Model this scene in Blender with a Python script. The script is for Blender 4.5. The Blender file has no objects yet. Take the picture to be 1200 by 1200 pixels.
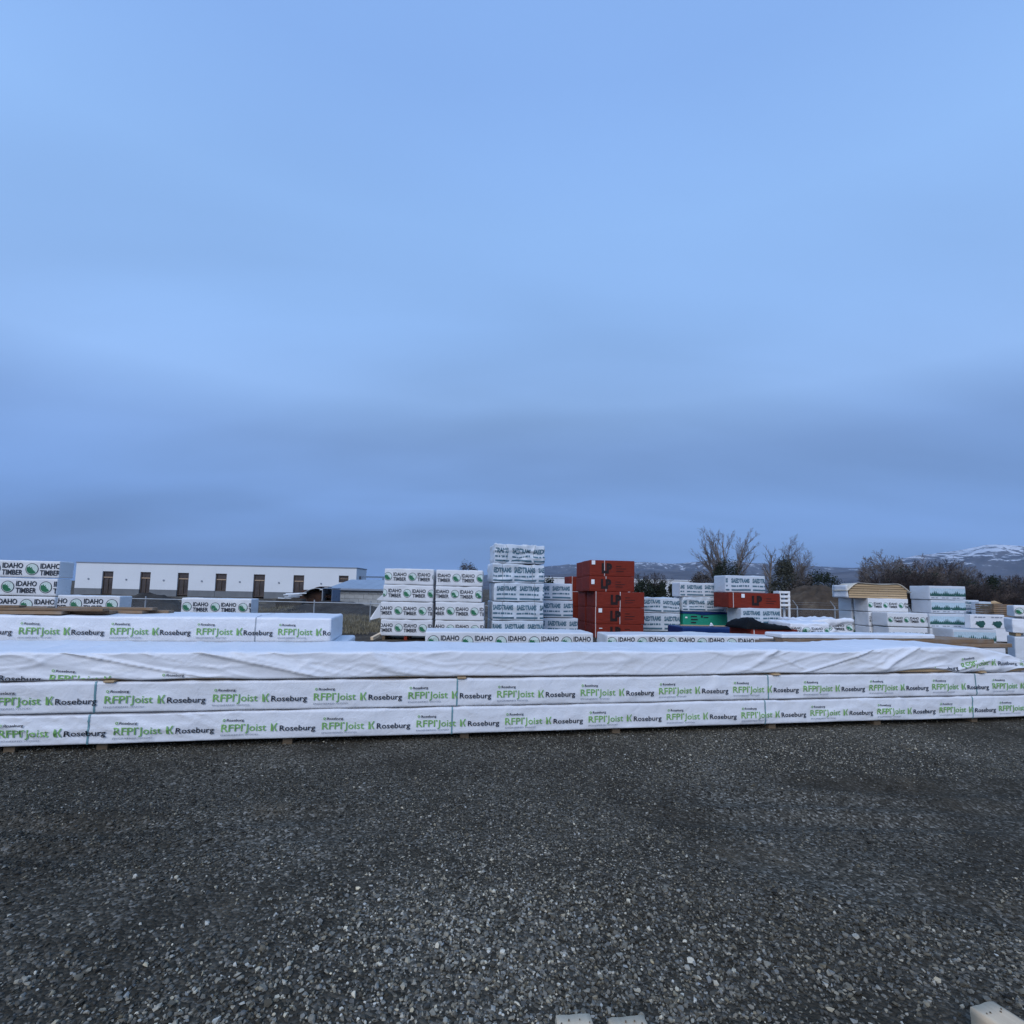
import bpy, math, random
import numpy as np
from mathutils import Vector, Matrix

random.seed(7)
scene = bpy.context.scene
COL = scene.collection

# ------------------------------------------------------------------ camera
EYE = 1.70
F = 600.0                       # focal length in pixels of the 1200 px frame
PPY = 640.0                     # row of the optical axis
HOR = 691.0                     # row of the horizon in the middle of the frame
ROLL = 0.021
pitch = math.atan((HOR - PPY) / F)
cam_d = bpy.data.cameras.new('camera')
cam = bpy.data.objects.new('camera', cam_d)
COL.objects.link(cam)
CAMROT = Matrix.Rotation(math.pi / 2 + pitch, 3, 'X') @ Matrix.Rotation(ROLL, 3, 'Z')
cam.matrix_world = Matrix.Translation((0, 0, EYE)) @ CAMROT.to_4x4()
cam_d.sensor_width = 36.0
cam_d.lens = 36.0 * F / 1200.0
cam_d.shift_y = (PPY - 600.0) / 1200.0
cam_d.clip_start = 0.05
cam_d.clip_end = 30000.0
scene.camera = cam

# ------------------------------------------------------------------ light
SUN_AZ = math.radians(200.0)    # compass style, from +Y clockwise: behind the camera, a little left
SUN_EL = math.radians(34.0)
sd = bpy.data.lights.new('sun', 'SUN')
sd.energy = 1.3
sd.angle = math.radians(40.0)
sd.color = (0.97, 0.97, 1.0)
sun = bpy.data.objects.new('sun', sd)
COL.objects.link(sun)
to_sun = Vector((math.sin(SUN_AZ) * math.cos(SUN_EL), math.cos(SUN_AZ) * math.cos(SUN_EL), math.sin(SUN_EL)))
sun.rotation_euler = to_sun.to_track_quat('Z', 'Y').to_euler()

world = bpy.data.worlds.new('World')
scene.world = world
world.use_nodes = True
wn = world.node_tree.nodes
wl = world.node_tree.links
wn.clear()
w_out = wn.new('ShaderNodeOutputWorld')
w_bg = wn.new('ShaderNodeBackground')
w_bg.inputs['Strength'].default_value = 0.10
w_sky = wn.new('ShaderNodeTexSky')
w_sky.sky_type = 'NISHITA'
w_sky.sun_disc = False
w_sky.sun_elevation = SUN_EL
w_sky.sun_rotation = SUN_AZ
w_co = wn.new('ShaderNodeTexCoord')
w_sep = wn.new('ShaderNodeSeparateXYZ')
wl.new(w_co.outputs['Generated'], w_sep.inputs[0])
# a flat cloud deck seen in perspective: direction divided by height
w_h = wn.new('ShaderNodeMath'); w_h.operation = 'ADD'; w_h.inputs[1].default_value = 0.22
wl.new(w_sep.outputs['Z'], w_h.inputs[0])
w_hm = wn.new('ShaderNodeMath'); w_hm.operation = 'MAXIMUM'; w_hm.inputs[1].default_value = 0.05
wl.new(w_h.outputs[0], w_hm.inputs[0])
w_div = wn.new('ShaderNodeVectorMath'); w_div.operation = 'DIVIDE'
w_cmb = wn.new('ShaderNodeCombineXYZ')
for i in range(3):
    wl.new(w_hm.outputs[0], w_cmb.inputs[i])
wl.new(w_co.outputs['Generated'], w_div.inputs[0])
wl.new(w_cmb.outputs[0], w_div.inputs[1])
w_map = wn.new('ShaderNodeMapping')
w_map.inputs['Rotation'].default_value = (0, 0, math.radians(24))
w_map.inputs['Scale'].default_value = (0.55, 1.15, 0.0)
w_map.inputs['Location'].default_value = (3.1, 1.7, 0)
wl.new(w_div.outputs[0], w_map.inputs[0])
w_noi = wn.new('ShaderNodeTexNoise')
w_noi.inputs['Scale'].default_value = 1.0
w_noi.inputs['Detail'].default_value = 3.0
w_noi.inputs['Roughness'].default_value = 0.38
w_noi.inputs['Distortion'].default_value = 0.25
wl.new(w_map.outputs[0], w_noi.inputs['Vector'])
w_map2 = wn.new('ShaderNodeMapping')
w_map2.inputs['Rotation'].default_value = (0, 0, math.radians(-14))
w_map2.inputs['Scale'].default_value = (0.8, 2.2, 0.0)
wl.new(w_div.outputs[0], w_map2.inputs[0])
w_noi2 = wn.new('ShaderNodeTexNoise')
w_noi2.inputs['Scale'].default_value = 1.0; w_noi2.inputs['Detail'].default_value = 6.0
w_noi2.inputs['Roughness'].default_value = 0.5; w_noi2.inputs['Distortion'].default_value = 0.5
wl.new(w_map2.outputs[0], w_noi2.inputs['Vector'])
w_sum = wn.new('ShaderNodeMath'); w_sum.operation = 'MULTIPLY_ADD'; w_sum.inputs[1].default_value = 0.30
wl.new(w_noi2.outputs[0], w_sum.inputs[0]); wl.new(w_noi.outputs[0], w_sum.inputs[2])     # mean about 0.775
w_cen = wn.new('ShaderNodeMath'); w_cen.operation = 'SUBTRACT'; w_cen.inputs[1].default_value = 0.65
wl.new(w_sum.outputs[0], w_cen.inputs[0])
# cloud contrast is strongest low down, where the deck is seen edge on
w_amp = wn.new('ShaderNodeMapRange')
w_amp.inputs['From Min'].default_value = 0.05; w_amp.inputs['From Max'].default_value = 0.7
w_amp.inputs['To Min'].default_value = 1.0; w_amp.inputs['To Max'].default_value = 0.38
wl.new(w_sep.outputs['Z'], w_amp.inputs[0])
w_nr = wn.new('ShaderNodeMath'); w_nr.operation = 'MULTIPLY_ADD'; w_nr.inputs[2].default_value = 1.0
wl.new(w_cen.outputs[0], w_nr.inputs[0]); wl.new(w_amp.outputs[0], w_nr.inputs[1])
w_ramp = wn.new('ShaderNodeValToRGB')
cr = w_ramp.color_ramp
cr.interpolation = 'LINEAR'
SKYC = [(0.00, (0.116, 0.212, 0.445)), (0.12, (0.135, 0.250, 0.525)), (0.19, (0.150, 0.268, 0.540)), (0.26, (0.172, 0.296, 0.572)), (0.345, (0.246, 0.412, 0.738)),
        (0.46, (0.240, 0.415, 0.752)), (0.59, (0.242, 0.425, 0.775)), (0.73, (0.205, 0.367, 0.714)), (1.0, (0.195, 0.35, 0.69))]
while len(cr.elements) < len(SKYC):
    cr.elements.new(0.5)
for e, (p, c) in zip(cr.elements, SKYC):
    e.position = p; e.color = (*c, 1)
wl.new(w_sep.outputs['Z'], w_ramp.inputs[0])
w_mul = wn.new('ShaderNodeVectorMath'); w_mul.operation = 'SCALE'
wl.new(w_ramp.outputs[0], w_mul.inputs[0])
wl.new(w_nr.outputs[0], w_mul.inputs['Scale'])
w_ten = wn.new('ShaderNodeVectorMath'); w_ten.operation = 'SCALE'
w_ten.inputs['Scale'].default_value = 10.0          # cloud radiance, undoing the 0.10 strength
wl.new(w_mul.outputs[0], w_ten.inputs[0])
w_mix = wn.new('ShaderNodeMix'); w_mix.data_type = 'RGBA'
w_mix.inputs[0].default_value = 0.93                # nearly closed overcast in front of the clear sky
wl.new(w_sky.outputs[0], w_mix.inputs[6])
wl.new(w_ten.outputs[0], w_mix.inputs[7])
wl.new(w_mix.outputs[2], w_bg.inputs['Color'])
wl.new(w_bg.outputs[0], w_out.inputs['Surface'])

scene.view_settings.view_transform = 'Standard'
scene.view_settings.look = 'None'
scene.view_settings.gamma = 1.0
scene.view_settings.use_curve_mapping = False
scene.view_settings.exposure = 0.35
scene.render.engine = 'CYCLES'
scene.cycles.use_denoising = True
scene.cycles.max_bounces = 6
scene.cycles.caustics_reflective = False
scene.cycles.caustics_refractive = False

# ------------------------------------------------------------------ geometry helpers
def ray(px, py):
    d = CAMROT @ Vector(((px - 600.0) / F, -(py - PPY) / F, -1.0))
    return d

def at(px, py, Y):
    """world point on the sight line through a photo pixel, Y metres ahead"""
    d = ray(px, py)
    return Vector((0, 0, EYE)) + d * (Y / d.y)

def on_ground(px, py):
    d = ray(px, py)
    return Vector((0, 0, EYE)) + d * (-EYE / d.z)

def hit_line(px, py, p0, yaw):
    """where the sight line through a pixel crosses the vertical plane through p0 along yaw: distance along it"""
    d = ray(px, py)
    ex = Vector((math.cos(yaw), math.sin(yaw)))
    # solve d.xy*t = p0.xy + ex*s
    det = d.x * (-ex.y) + d.y * ex.x
    t = (p0.x * (-ex.y) + p0.y * ex.x) / det
    s = (d.x * t - p0.x) * ex.x + (d.y * t - p0.y) * ex.y
    return s

def _hash(ix, iy, iz, seed):
    h = (ix.astype(np.int64) * 374761393 + iy.astype(np.int64) * 668265263 + iz.astype(np.int64) * 2147483647
         + seed * 1274126177) & 0xFFFFFFFF
    h = ((h ^ (h >> 13)) * 1274126177) & 0xFFFFFFFF
    h = h ^ (h >> 16)
    return (h & 0xFFFF) / 65535.0

def vnoise(P, seed=0):
    """value noise in 3D, -1..1"""
    P = np.asarray(P, float)
    I = np.floor(P).astype(np.int64)
    f = P - I
    f = f * f * (3 - 2 * f)
    r = 0.0
    for dx in (0, 1):
        wx = f[:, 0] if dx else 1 - f[:, 0]
        for dy in (0, 1):
            wy = f[:, 1] if dy else 1 - f[:, 1]
            for dz in (0, 1):
                wz = f[:, 2] if dz else 1 - f[:, 2]
                r = r + wx * wy * wz * _hash(I[:, 0] + dx, I[:, 1] + dy, I[:, 2] + dz, seed)
    return r * 2 - 1

def fbm(P, seed=0, oct=4, gain=0.5):
    a, s, r = 1.0, 1.0, 0.0
    P = np.asarray(P, float)
    for k in range(oct):
        r = r + a * vnoise(P * s, seed + 17 * k)
        a *= gain; s *= 2.03
    return r

def ridge(P, seed=0):
    """thin creases: 1 on the crease line, falling to 0"""
    return np.clip(1 - np.abs(vnoise(P, seed)) * 5.0, 0, 1) ** 1.5

def mesh_from(name, verts, faces, mats=(), smooth=False, mat_idx=None):
    """faces: array n x k, or list of arrays"""
    me = bpy.data.meshes.new(name)
    verts = np.asarray(verts, np.float32)
    arrs = faces if isinstance(faces, list) else [faces]
    arrs = [np.asarray(a, np.int32) for a in arrs if len(a)]
    tot = [np.full(len(a), a.shape[1], np.int32) for a in arrs]
    tot = np.concatenate(tot) if tot else np.zeros(0, np.int32)
    loops = np.concatenate([a.ravel() for a in arrs]) if arrs else np.zeros(0, np.int32)
    start = np.zeros(len(tot), np.int32)
    if len(tot):
        start[1:] = np.cumsum(tot)[:-1]
    me.vertices.add(len(verts)); me.vertices.foreach_set('co', verts.ravel())
    me.loops.add(len(loops)); me.loops.foreach_set('vertex_index', loops)
    me.polygons.add(len(tot)); me.polygons.foreach_set('loop_start', start); me.polygons.foreach_set('loop_total', tot)
    if mat_idx is not None:
        me.polygons.foreach_set('material_index', np.asarray(mat_idx, np.int32))
    for m in mats:
        me.materials.append(m)
    me.update(calc_edges=True)
    me.validate()
    me.polygons.foreach_set('use_smooth', np.full(len(me.polygons), smooth, bool))
    return me

def link(name, me, parent=None, loc=None, rot=None):
    o = bpy.data.objects.new(name, me)
    COL.objects.link(o)
    if parent is not None:
        o.parent = parent
    if loc is not None:
        o.location = loc
    if rot is not None:
        o.rotation_euler = rot
    return o

def tag(o, label=None, cat=None, group=None, kind=None):
    if label: o['label'] = label
    if cat: o['category'] = cat
    if group: o['group'] = group
    if kind: o['kind'] = kind
    return o

def thing(name, label, cat, loc, yaw=0.0, group=None):
    o = link(name, None, None, loc, (0, 0, yaw))
    o.empty_display_size = 0.2
    return tag(o, label, cat, group)

def surf_grid(xs, ys, zs):
    """surface of a box as a merged quad grid. returns P (n,3), quads"""
    nx, ny, nz = len(xs), len(ys), len(zs)
    quads = []
    ids = {}
    def face(axis, side):
        dims = [nx, ny, nz]
        a, b = [k for k in range(3) if k != axis]
        A, B = np.meshgrid(np.arange(dims[a]), np.arange(dims[b]), indexing='ij')
        idx = np.zeros(A.shape + (3,), np.int64)
        idx[..., a] = A; idx[..., b] = B; idx[..., axis] = 0 if side == 0 else dims[axis] - 1
        key = (idx[..., 0] * ny + idx[..., 1]) * nz + idx[..., 2]
        q = np.stack([key[:-1, :-1], key[1:, :-1], key[1:, 1:], key[:-1, 1:]], -1).reshape(-1, 4)
        flip = (side == 1) ^ (axis == 1)
        if not flip:
            q = q[:, ::-1]
        return q
    for ax in range(3):
        for s in (0, 1):
            quads.append(face(ax, s))
    Q = np.concatenate(quads)
    u, inv = np.unique(Q, return_inverse=True)
    Q = inv.reshape(Q.shape)
    ix = u // (ny * nz); iy = (u // nz) % ny; iz = u % nz
    P = np.stack([np.asarray(xs)[ix], np.asarray(ys)[iy], np.asarray(zs)[iz]], -1)
    return P, Q

def rounded(P, dims, rad):
    """sharp box surface points -> rounded points and outward normals"""
    d = np.asarray(dims, float)
    c = np.clip(P, rad, d - rad)
    v = P - c
    ln = np.linalg.norm(v, axis=1, keepdims=True)
    ln[ln < 1e-9] = 1
    n = v / ln
    return c + n * rad, n

def axis_pts(L, step, rad):
    n = max(2, int(round(L / step)))
    a = np.linspace(0, L, n + 1)
    a = np.concatenate([a, [rad * 0.35, rad, L - rad, L - rad * 0.35]])
    a = np.unique(np.round(np.clip(a, 0, L), 5))
    keep = [a[0]]
    for v in a[1:]:
        if v - keep[-1] > 1e-4:
            keep.append(v)
    return np.array(keep)

_boxcache = {}
def box_mesh(L, D, H, mat, ch=0.004, name='board', centre=False):
    key = (round(L, 3), round(D, 3), round(H, 3), mat.name, ch, centre)
    if key in _boxcache:
        return _boxcache[key]
    ch = min(ch, L * .3, D * .3, H * .3)
    f = lambda s: np.array([0, ch, s - ch, s])
    P, Q = surf_grid(f(L), f(D), f(H))
    P, n = rounded(P, (L, D, H), ch)
    if centre:
        P = P - np.array([L / 2, D / 2, 0])
    me = mesh_from(name, P, Q, [mat])
    _boxcache[key] = me
    return me

# ------------------------------------------------------------------ materials
def new_mat(name):
    m = bpy.data.materials.new(name)
    m.use_nodes = True
    nt = m.node_tree
    b = nt.nodes.get('Principled BSDF')
    return m, nt, b

def N(nt, t, **kw):
    n = nt.nodes.new(t)
    for k, v in kw.items():
        setattr(n, k, v)
    return n

def noise_node(nt, vec, scale, detail=4, rough=0.55, dist=0.0):
    n = N(nt, 'ShaderNodeTexNoise')
    n.inputs['Scale'].default_value = scale
    n.inputs['Detail'].default_value = detail
    n.inputs['Roughness'].default_value = rough
    n.inputs['Distortion'].default_value = dist
    if vec is not None:
        nt.links.new(vec, n.inputs['Vector'])
    return n.outputs[0]

def ramp_node(nt, fac, stops):
    r = N(nt, 'ShaderNodeValToRGB')
    els = r.color_ramp.elements
    while len(els) < len(stops):
        els.new(0.5)
    for e, (p, c) in zip(els, stops):
        e.position = p
        e.color = (*c, 1) if len(c) == 3 else c
    nt.links.new(fac, r.inputs[0])
    return r.outputs[0]

def mixc(nt, fac, a, b, blend='MIX'):
    m = N(nt, 'ShaderNodeMix', data_type='RGBA', blend_type=blend)
    for sock, v in ((0, fac), (6, a), (7, b)):
        if isinstance(v, (int, float)):
            m.inputs[sock].default_value = v
        elif isinstance(v, tuple):
            m.inputs[sock].default_value = (*v, 1)
        else:
            nt.links.new(v, m.inputs[sock])
    return m.outputs[2]

def bump(nt, b, h, strength, dist=0.01):
    n = N(nt, 'ShaderNodeBump')
    n.inputs['Strength'].default_value = strength
    n.inputs['Distance'].default_value = dist
    nt.links.new(h, n.inputs['Height'])
    nt.links.new(n.outputs[0], b.inputs['Normal'])
    return n

def co(nt, which='Object', scale=None, rot=None):
    c = N(nt, 'ShaderNodeTexCoord')
    o = c.outputs[which]
    if scale or rot:
        m = N(nt, 'ShaderNodeMapping')
        if scale: m.inputs['Scale'].default_value = scale
        if rot: m.inputs['Rotation'].default_value = rot
        nt.links.new(o, m.inputs[0])
        o = m.outputs[0]
    return o

def flat_mat(name, c, rough=0.6, var=0.12, scale=6.0, spec=0.4, metal=0.0, bmp=0.0, bscale=60):
    m, nt, b = new_mat(name)
    v = co(nt)
    f = noise_node(nt, v, scale, 5)
    lo = tuple(max(0, x * (1 - var)) for x in c); hi = tuple(min(1, x * (1 + var)) for x in c)
    nt.links.new(ramp_node(nt, f, [(0.3, lo), (0.7, hi)]), b.inputs['Base Color'])
    b.inputs['Roughness'].default_value = rough
    b.inputs['Specular IOR Level'].default_value = spec
    b.inputs['Metallic'].default_value = metal
    if bmp:
        bump(nt, b, noise_node(nt, v, bscale, 3), bmp, 0.01)
    return m

def wrap_mat(name, c, rough=0.42, dirt=0.25, stain=(0.45, 0.40, 0.30), crinkle=0.35, cscale=9.0, spec=0.35):
    """woven poly lumber wrap: soft sheen, fine crinkles, dust and scuffs"""
    m, nt, b = new_mat(name)
    v = co(nt)
    geo = N(nt, 'ShaderNodeObjectInfo')
    add = N(nt, 'ShaderNodeVectorMath', operation='ADD')
    sc = N(nt, 'ShaderNodeVectorMath', operation='SCALE')
    sc.inputs[0].default_value = (13.1, 7.7, 3.3)
    nt.links.new(geo.outputs['Random'], sc.inputs['Scale'])
    nt.links.new(v, add.inputs[0]); nt.links.new(sc.outputs[0], add.inputs[1])
    vv = add.outputs[0]
    tone = ramp_node(nt, noise_node(nt, vv, 2.2, 4), [(0.3, tuple(x * .94 for x in c)), (0.7, c)])
    st = N(nt, 'ShaderNodeMapping'); st.inputs['Scale'].default_value = (1.0, 1.0, 3.0)
    nt.links.new(vv, st.inputs[0])
    d = ramp_node(nt, noise_node(nt, st.outputs[0], 1.7, 7, 0.68), [(0.56, (0, 0, 0)), (0.78, (1, 1, 1))])
    dm = N(nt, 'ShaderNodeMath', operation='MULTIPLY'); dm.inputs[1].default_value = dirt
    nt.links.new(d, dm.inputs[0])
    nt.links.new(mixc(nt, dm.outputs[0], tone, stain), b.inputs['Base Color'])
    b.inputs['Roughness'].default_value = rough
    b.inputs['Specular IOR Level'].default_value = spec
    h1 = noise_node(nt, vv, cscale, 4, 0.6, 0.6)
    h2 = noise_node(nt, vv, cscale * 9, 2)
    hm = N(nt, 'ShaderNodeMath', operation='MULTIPLY_ADD'); hm.inputs[1].default_value = 0.12
    nt.links.new(h2, hm.inputs[0]); nt.links.new(h1, hm.inputs[2])
    bump(nt, b, hm.outputs[0], crinkle, 0.02)
    return m

def wood_mat(name, c1, c2, rough=0.75, along=(1.2, 22, 22), weather=0.0):
    m, nt, b = new_mat(name)
    v = co(nt, 'Object', along)
    info = N(nt, 'ShaderNodeObjectInfo')
    add = N(nt, 'ShaderNodeVectorMath', operation='ADD')
    sc = N(nt, 'ShaderNodeVectorMath', operation='SCALE'); sc.inputs[0].default_value = (31, 17, 9)
    nt.links.new(info.outputs['Random'], sc.inputs['Scale'])
    nt.links.new(v, add.inputs[0]); nt.links.new(sc.outputs[0], add.inputs[1])
    g = noise_node(nt, add.outputs[0], 1.0, 6, 0.6, 0.5)
    base = ramp_node(nt, g, [(0.25, c1), (0.75, c2)])
    # each board its own tone
    tone = N(nt, 'ShaderNodeMapRange'); tone.inputs['To Min'].default_value = 0.78; tone.inputs['To Max'].default_value = 1.12
    nt.links.new(info.outputs['Random'], tone.inputs[0])
    sv = N(nt, 'ShaderNodeVectorMath', operation='SCALE')
    nt.links.new(base, sv.inputs[0]); nt.links.new(tone.outputs[0], sv.inputs['Scale'])
    colr = sv.outputs[0]
    if weather:
        w = noise_node(nt, co(nt), 5.0, 5)
        colr = mixc(nt, ramp_node(nt, w, [(0.4, (0, 0, 0)), (0.75, (weather,) * 3)]), colr, (0.30, 0.30, 0.29))
    nt.links.new(colr, b.inputs['Base Color'])
    b.inputs['Roughness'].default_value = rough
    b.inputs['Specular IOR Level'].default_value = 0.25
    bump(nt, b, g, 0.35, 0.004)
    return m

def ink(name, c, rough=0.5):
    return flat_mat(name, c, rough, 0.15, 30.0, 0.3)

M = {}
M['wrap_white'] = wrap_mat('white_wrap', (0.80, 0.80, 0.82), crinkle=0.55, cscale=7)
M['wrap_top'] = wrap_mat('loose_white_wrap', (0.79, 0.79, 0.81), dirt=0.35, crinkle=0.5, cscale=4.5)
M['wrap_idaho'] = wrap_mat('off_white_wrap', (0.74, 0.74, 0.745), dirt=0.3, crinkle=0.6, cscale=5)
M['wrap_blue'] = wrap_mat('pale_blue_wrap', (0.60, 0.65, 0.70), dirt=0.4, crinkle=1.0, cscale=4.5, rough=0.34)
M['wrap_grey'] = wrap_mat('pale_grey_wrap', (0.62, 0.645, 0.68), dirt=0.3, crinkle=0.6, cscale=5)
M['wrap_green'] = wrap_mat('green_wrap', (0.02, 0.29, 0.19), dirt=0.15, stain=(0.10, 0.26, 0.20))
M['tarp_blue'] = wrap_mat('navy_tarp', (0.012, 0.035, 0.13), dirt=0.15, stain=(0.04, 0.05, 0.09), spec=0.12)
M['tarp_black'] = wrap_mat('black_tarp', (0.008, 0.009, 0.011), rough=0.65, dirt=0.05, stain=(0.04, 0.04, 0.04), crinkle=0.8, cscale=7, spec=0.06)
M['ink_green'] = ink('green_print', (0.21, 0.42, 0.12))
M['ink_black'] = ink('black_print', (0.022, 0.026, 0.035))
M['ink_grey'] = ink('grey_print', (0.22, 0.24, 0.29))
M['ink_dgreen'] = ink('dark_green_print', (0.025, 0.16, 0.075))
M['ink_mint'] = ink('pale_green_print', (0.58, 0.68, 0.63))
M['ink_blue'] = ink('slate_blue_print', (0.085, 0.165, 0.215))
M['ink_pine'] = ink('pine_green_print', (0.03, 0.10, 0.085))
M['ink_paleblue'] = ink('pale_blue_print', (0.46, 0.58, 0.64))
M['ink_red'] = ink('dark_red_print', (0.018, 0.008, 0.007))
M['strap_teal'] = flat_mat('teal_strap', (0.16, 0.31, 0.34), 0.4)
M['strap_grey'] = flat_mat('grey_strap', (0.34, 0.36, 0.38), 0.4)
M['strap_pale'] = flat_mat('pale_strap', (0.55, 0.50, 0.48), 0.4)
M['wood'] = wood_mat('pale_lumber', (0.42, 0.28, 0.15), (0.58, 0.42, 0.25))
M['wood_brown'] = wood_mat('brown_lumber', (0.17, 0.10, 0.055), (0.36, 0.235, 0.135), weather=0.35)
M['wood_grey'] = wood_mat('weathered_lumber', (0.68, 0.50, 0.32), (0.90, 0.71, 0.48), along=(26, 1.6, 26))
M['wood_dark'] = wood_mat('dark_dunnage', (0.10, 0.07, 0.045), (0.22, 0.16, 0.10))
M['paper'] = flat_mat('white_paper', (0.8, 0.8, 0.8), 0.6)

# red panel bundle: thin sheets give faint horizontal lines
def red_mat():
    m, nt, b = new_mat('red_panel_edge')
    v = co(nt, 'Object', (3, 3, 90))
    f = noise_node(nt, v, 1.0, 4)
    f2 = noise_node(nt, co(nt), 3.0, 5)
    a = ramp_node(nt, f, [(0.3, (0.12, 0.014, 0.008)), (0.7, (0.27, 0.034, 0.017))])
    nt.links.new(mixc(nt, ramp_node(nt, f2, [(0.45, (0, 0, 0)), (0.8, (0.4, 0.4, 0.4))]), a, (0.10, 0.020, 0.012)), b.inputs['Base Color'])
    b.inputs['Roughness'].default_value = 0.7
    b.inputs['Specular IOR Level'].default_value = 0.2
    bump(nt, b, f, 0.4, 0.006)
    return m
M['red'] = red_mat()

# ------------------------------------------------------------------ flat print (lettering and logos) as thin geometry
_txt = {}
def text2d(s, height, width=None, bold=0.0):
    """triangulated text with cap height `height`, scaled to `width`; origin at its lower left"""
    key = (s, bold)
    if key not in _txt:
        cu = bpy.data.curves.new('t', 'FONT')
        cu.body = s
        cu.resolution_u = 2
        cu.offset = bold
        o = bpy.data.objects.new('t', cu)
        COL.objects.link(o)
        bpy.context.view_layer.update()
        dg = bpy.context.evaluated_depsgraph_get()
        me = bpy.data.meshes.new_from_object(o.evaluated_get(dg))
        me.calc_loop_triangles()
        v = np.zeros(len(me.vertices) * 3); me.vertices.foreach_get('co', v)
        t = np.zeros(len(me.loop_triangles) * 3, np.int32); me.loop_triangles.foreach_get('vertices', t)
        v = v.reshape(-1, 3)[:, :2]
        t = t.reshape(-1, 3)
        bpy.data.objects.remove(o); bpy.data.curves.remove(cu); bpy.data.meshes.remove(me)
        _txt[key] = (v, t)
    v, t = _txt[key]
    v = v.copy()
    v[:, 0] -= v[:, 0].min()
    sy = height / 0.70          # cap height of the font is about 0.7 em
    sx = sy if width is None else width / v[:, 0].max()
    return v * np.array([sx, sy]), t

def poly2d(pts):
    pts = np.asarray(pts, float)
    n = len(pts)
    return pts, np.array([[0, i, i + 1] for i in range(1, n - 1)])

def rect2d(x, y, w, h):
    return poly2d([(x, y), (x + w, y), (x + w, y + h), (x, y + h)])

def ring2d(cx, cy, r0, r1, n=28, a0=0.0, a1=2 * math.pi):
    a = np.linspace(a0, a1, n + 1)
    v = np.concatenate([np.stack([cx + r1 * np.cos(a), cy + r1 * np.sin(a)], -1), np.stack([cx + r0 * np.cos(a), cy + r0 * np.sin(a)], -1)])
    t = []
    for i in range(n):
        t += [(i, i + 1, n + 1 + i), (i + 1, n + 2 + i, n + 1 + i)]
    return v, np.array(t)

def off(vt, x, y):
    return vt[0] + np.array([x, y]), vt[1]

def clip_tris(v, t, u0, u1, v0, v1):
    """clip a triangle soup to a rectangle"""
    T = v[t]
    inside = (T[:, :, 0].min(1) >= u0) & (T[:, :, 0].max(1) <= u1) & (T[:, :, 1].min(1) >= v0) & (T[:, :, 1].max(1) <= v1)
    outside = (T[:, :, 0].max(1) <= u0) | (T[:, :, 0].min(1) >= u1) | (T[:, :, 1].max(1) <= v0) | (T[:, :, 1].min(1) >= v1)
    out = [T[inside]]
    extra = []
    for tri in T[~inside & ~outside]:
        p = [tuple(q) for q in tri]
        for ax, lim, sg in ((0, u0, 1), (0, u1, -1), (1, v0, 1), (1, v1, -1)):
            q = []
            for i in range(len(p)):
                a, b = p[i], p[(i + 1) % len(p)]
                da, db = (a[ax] - lim) * sg, (b[ax] - lim) * sg
                if da >= 0: q.append(a)
                if da * db < 0:
                    k = da / (da - db)
                    q.append((a[0] + (b[0] - a[0]) * k, a[1] + (b[1] - a[1]) * k))
            p = q
            if len(p) < 3: break
        for i in range(1, len(p) - 1):
            extra.append((p[0], p[i], p[i + 1]))
    if extra:
        out.append(np.array(extra))
    T = np.concatenate(out) if out else np.zeros((0, 3, 2))
    # split long triangles so that the print follows the creases of the wrap
    for _ in range(4):
        if not len(T): break
        e = np.stack([np.linalg.norm(T[:, 0] - T[:, 1], axis=1), np.linalg.norm(T[:, 1] - T[:, 2], axis=1), np.linalg.norm(T[:, 2] - T[:, 0], axis=1)], -1)
        big = e.max(1) > 0.075
        if not big.any(): break
        B, k = T[big], e[big].argmax(1)
        r = np.arange(len(B))
        a, b, c = B[r, k], B[r, (k + 1) % 3], B[r, (k + 2) % 3]
        m = (a + b) / 2
        T = np.concatenate([T[~big], np.stack([a, m, c], 1), np.stack([m, b, c], 1)])
    return T

def rfpi_unit(h):
    """joist maker's print, one repeat; h = face height"""
    k = h / 0.31
    U = []
    g, bk, gy = 'ink_green', 'ink_black', 'ink_grey'
    U.append((off(text2d('RFPI', 0.078 * k, 0.205, 0.012), 0.0, 0.31 * h), g))
    U.append((off(text2d('Joist', 0.078 * k, 0.205, 0.008), 0.232, 0.31 * h), g))
    U.append((rect2d(0.212, 0.31 * h + 0.062 * k, 0.018, 0.016 * k), g))
    # leaf emblem
    x, y = 0.484, 0.29 * h
    s = 0.085 * k
    U.append((poly2d([(x, y), (x + .30 * s, y), (x + .30 * s, y + .5 * s), (x + .12 * s, y + s), (x, y + s)]), g))
    U.append((poly2d([(x + .36 * s, y + .55 * s), (x + .62 * s, y + 1.05 * s), (x + .80 * s, y + 1.05 * s), (x + .52 * s, y + .52 * s), (x + .80 * s, y), (x + .60 * s, y)]), g))
    U.append((off(text2d('Roseburg', 0.060 * k, 0.36, 0.012), 0.572, 0.30 * h), bk))
    U.append((off(text2d('Roseburg', 0.026 * k, 0.165, 0.02), 0.05, 0.665 * h), bk))
    U.append((ring2d(0.024, 0.665 * h + 0.013 * k, 0.007, 0.014, 10), g))
    U.append((off(text2d('ENGINEERED WOOD', 0.017 * k, 0.36, 0.0), 0.0, 0.165 * h), gy))
    return U, 1.0

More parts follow.
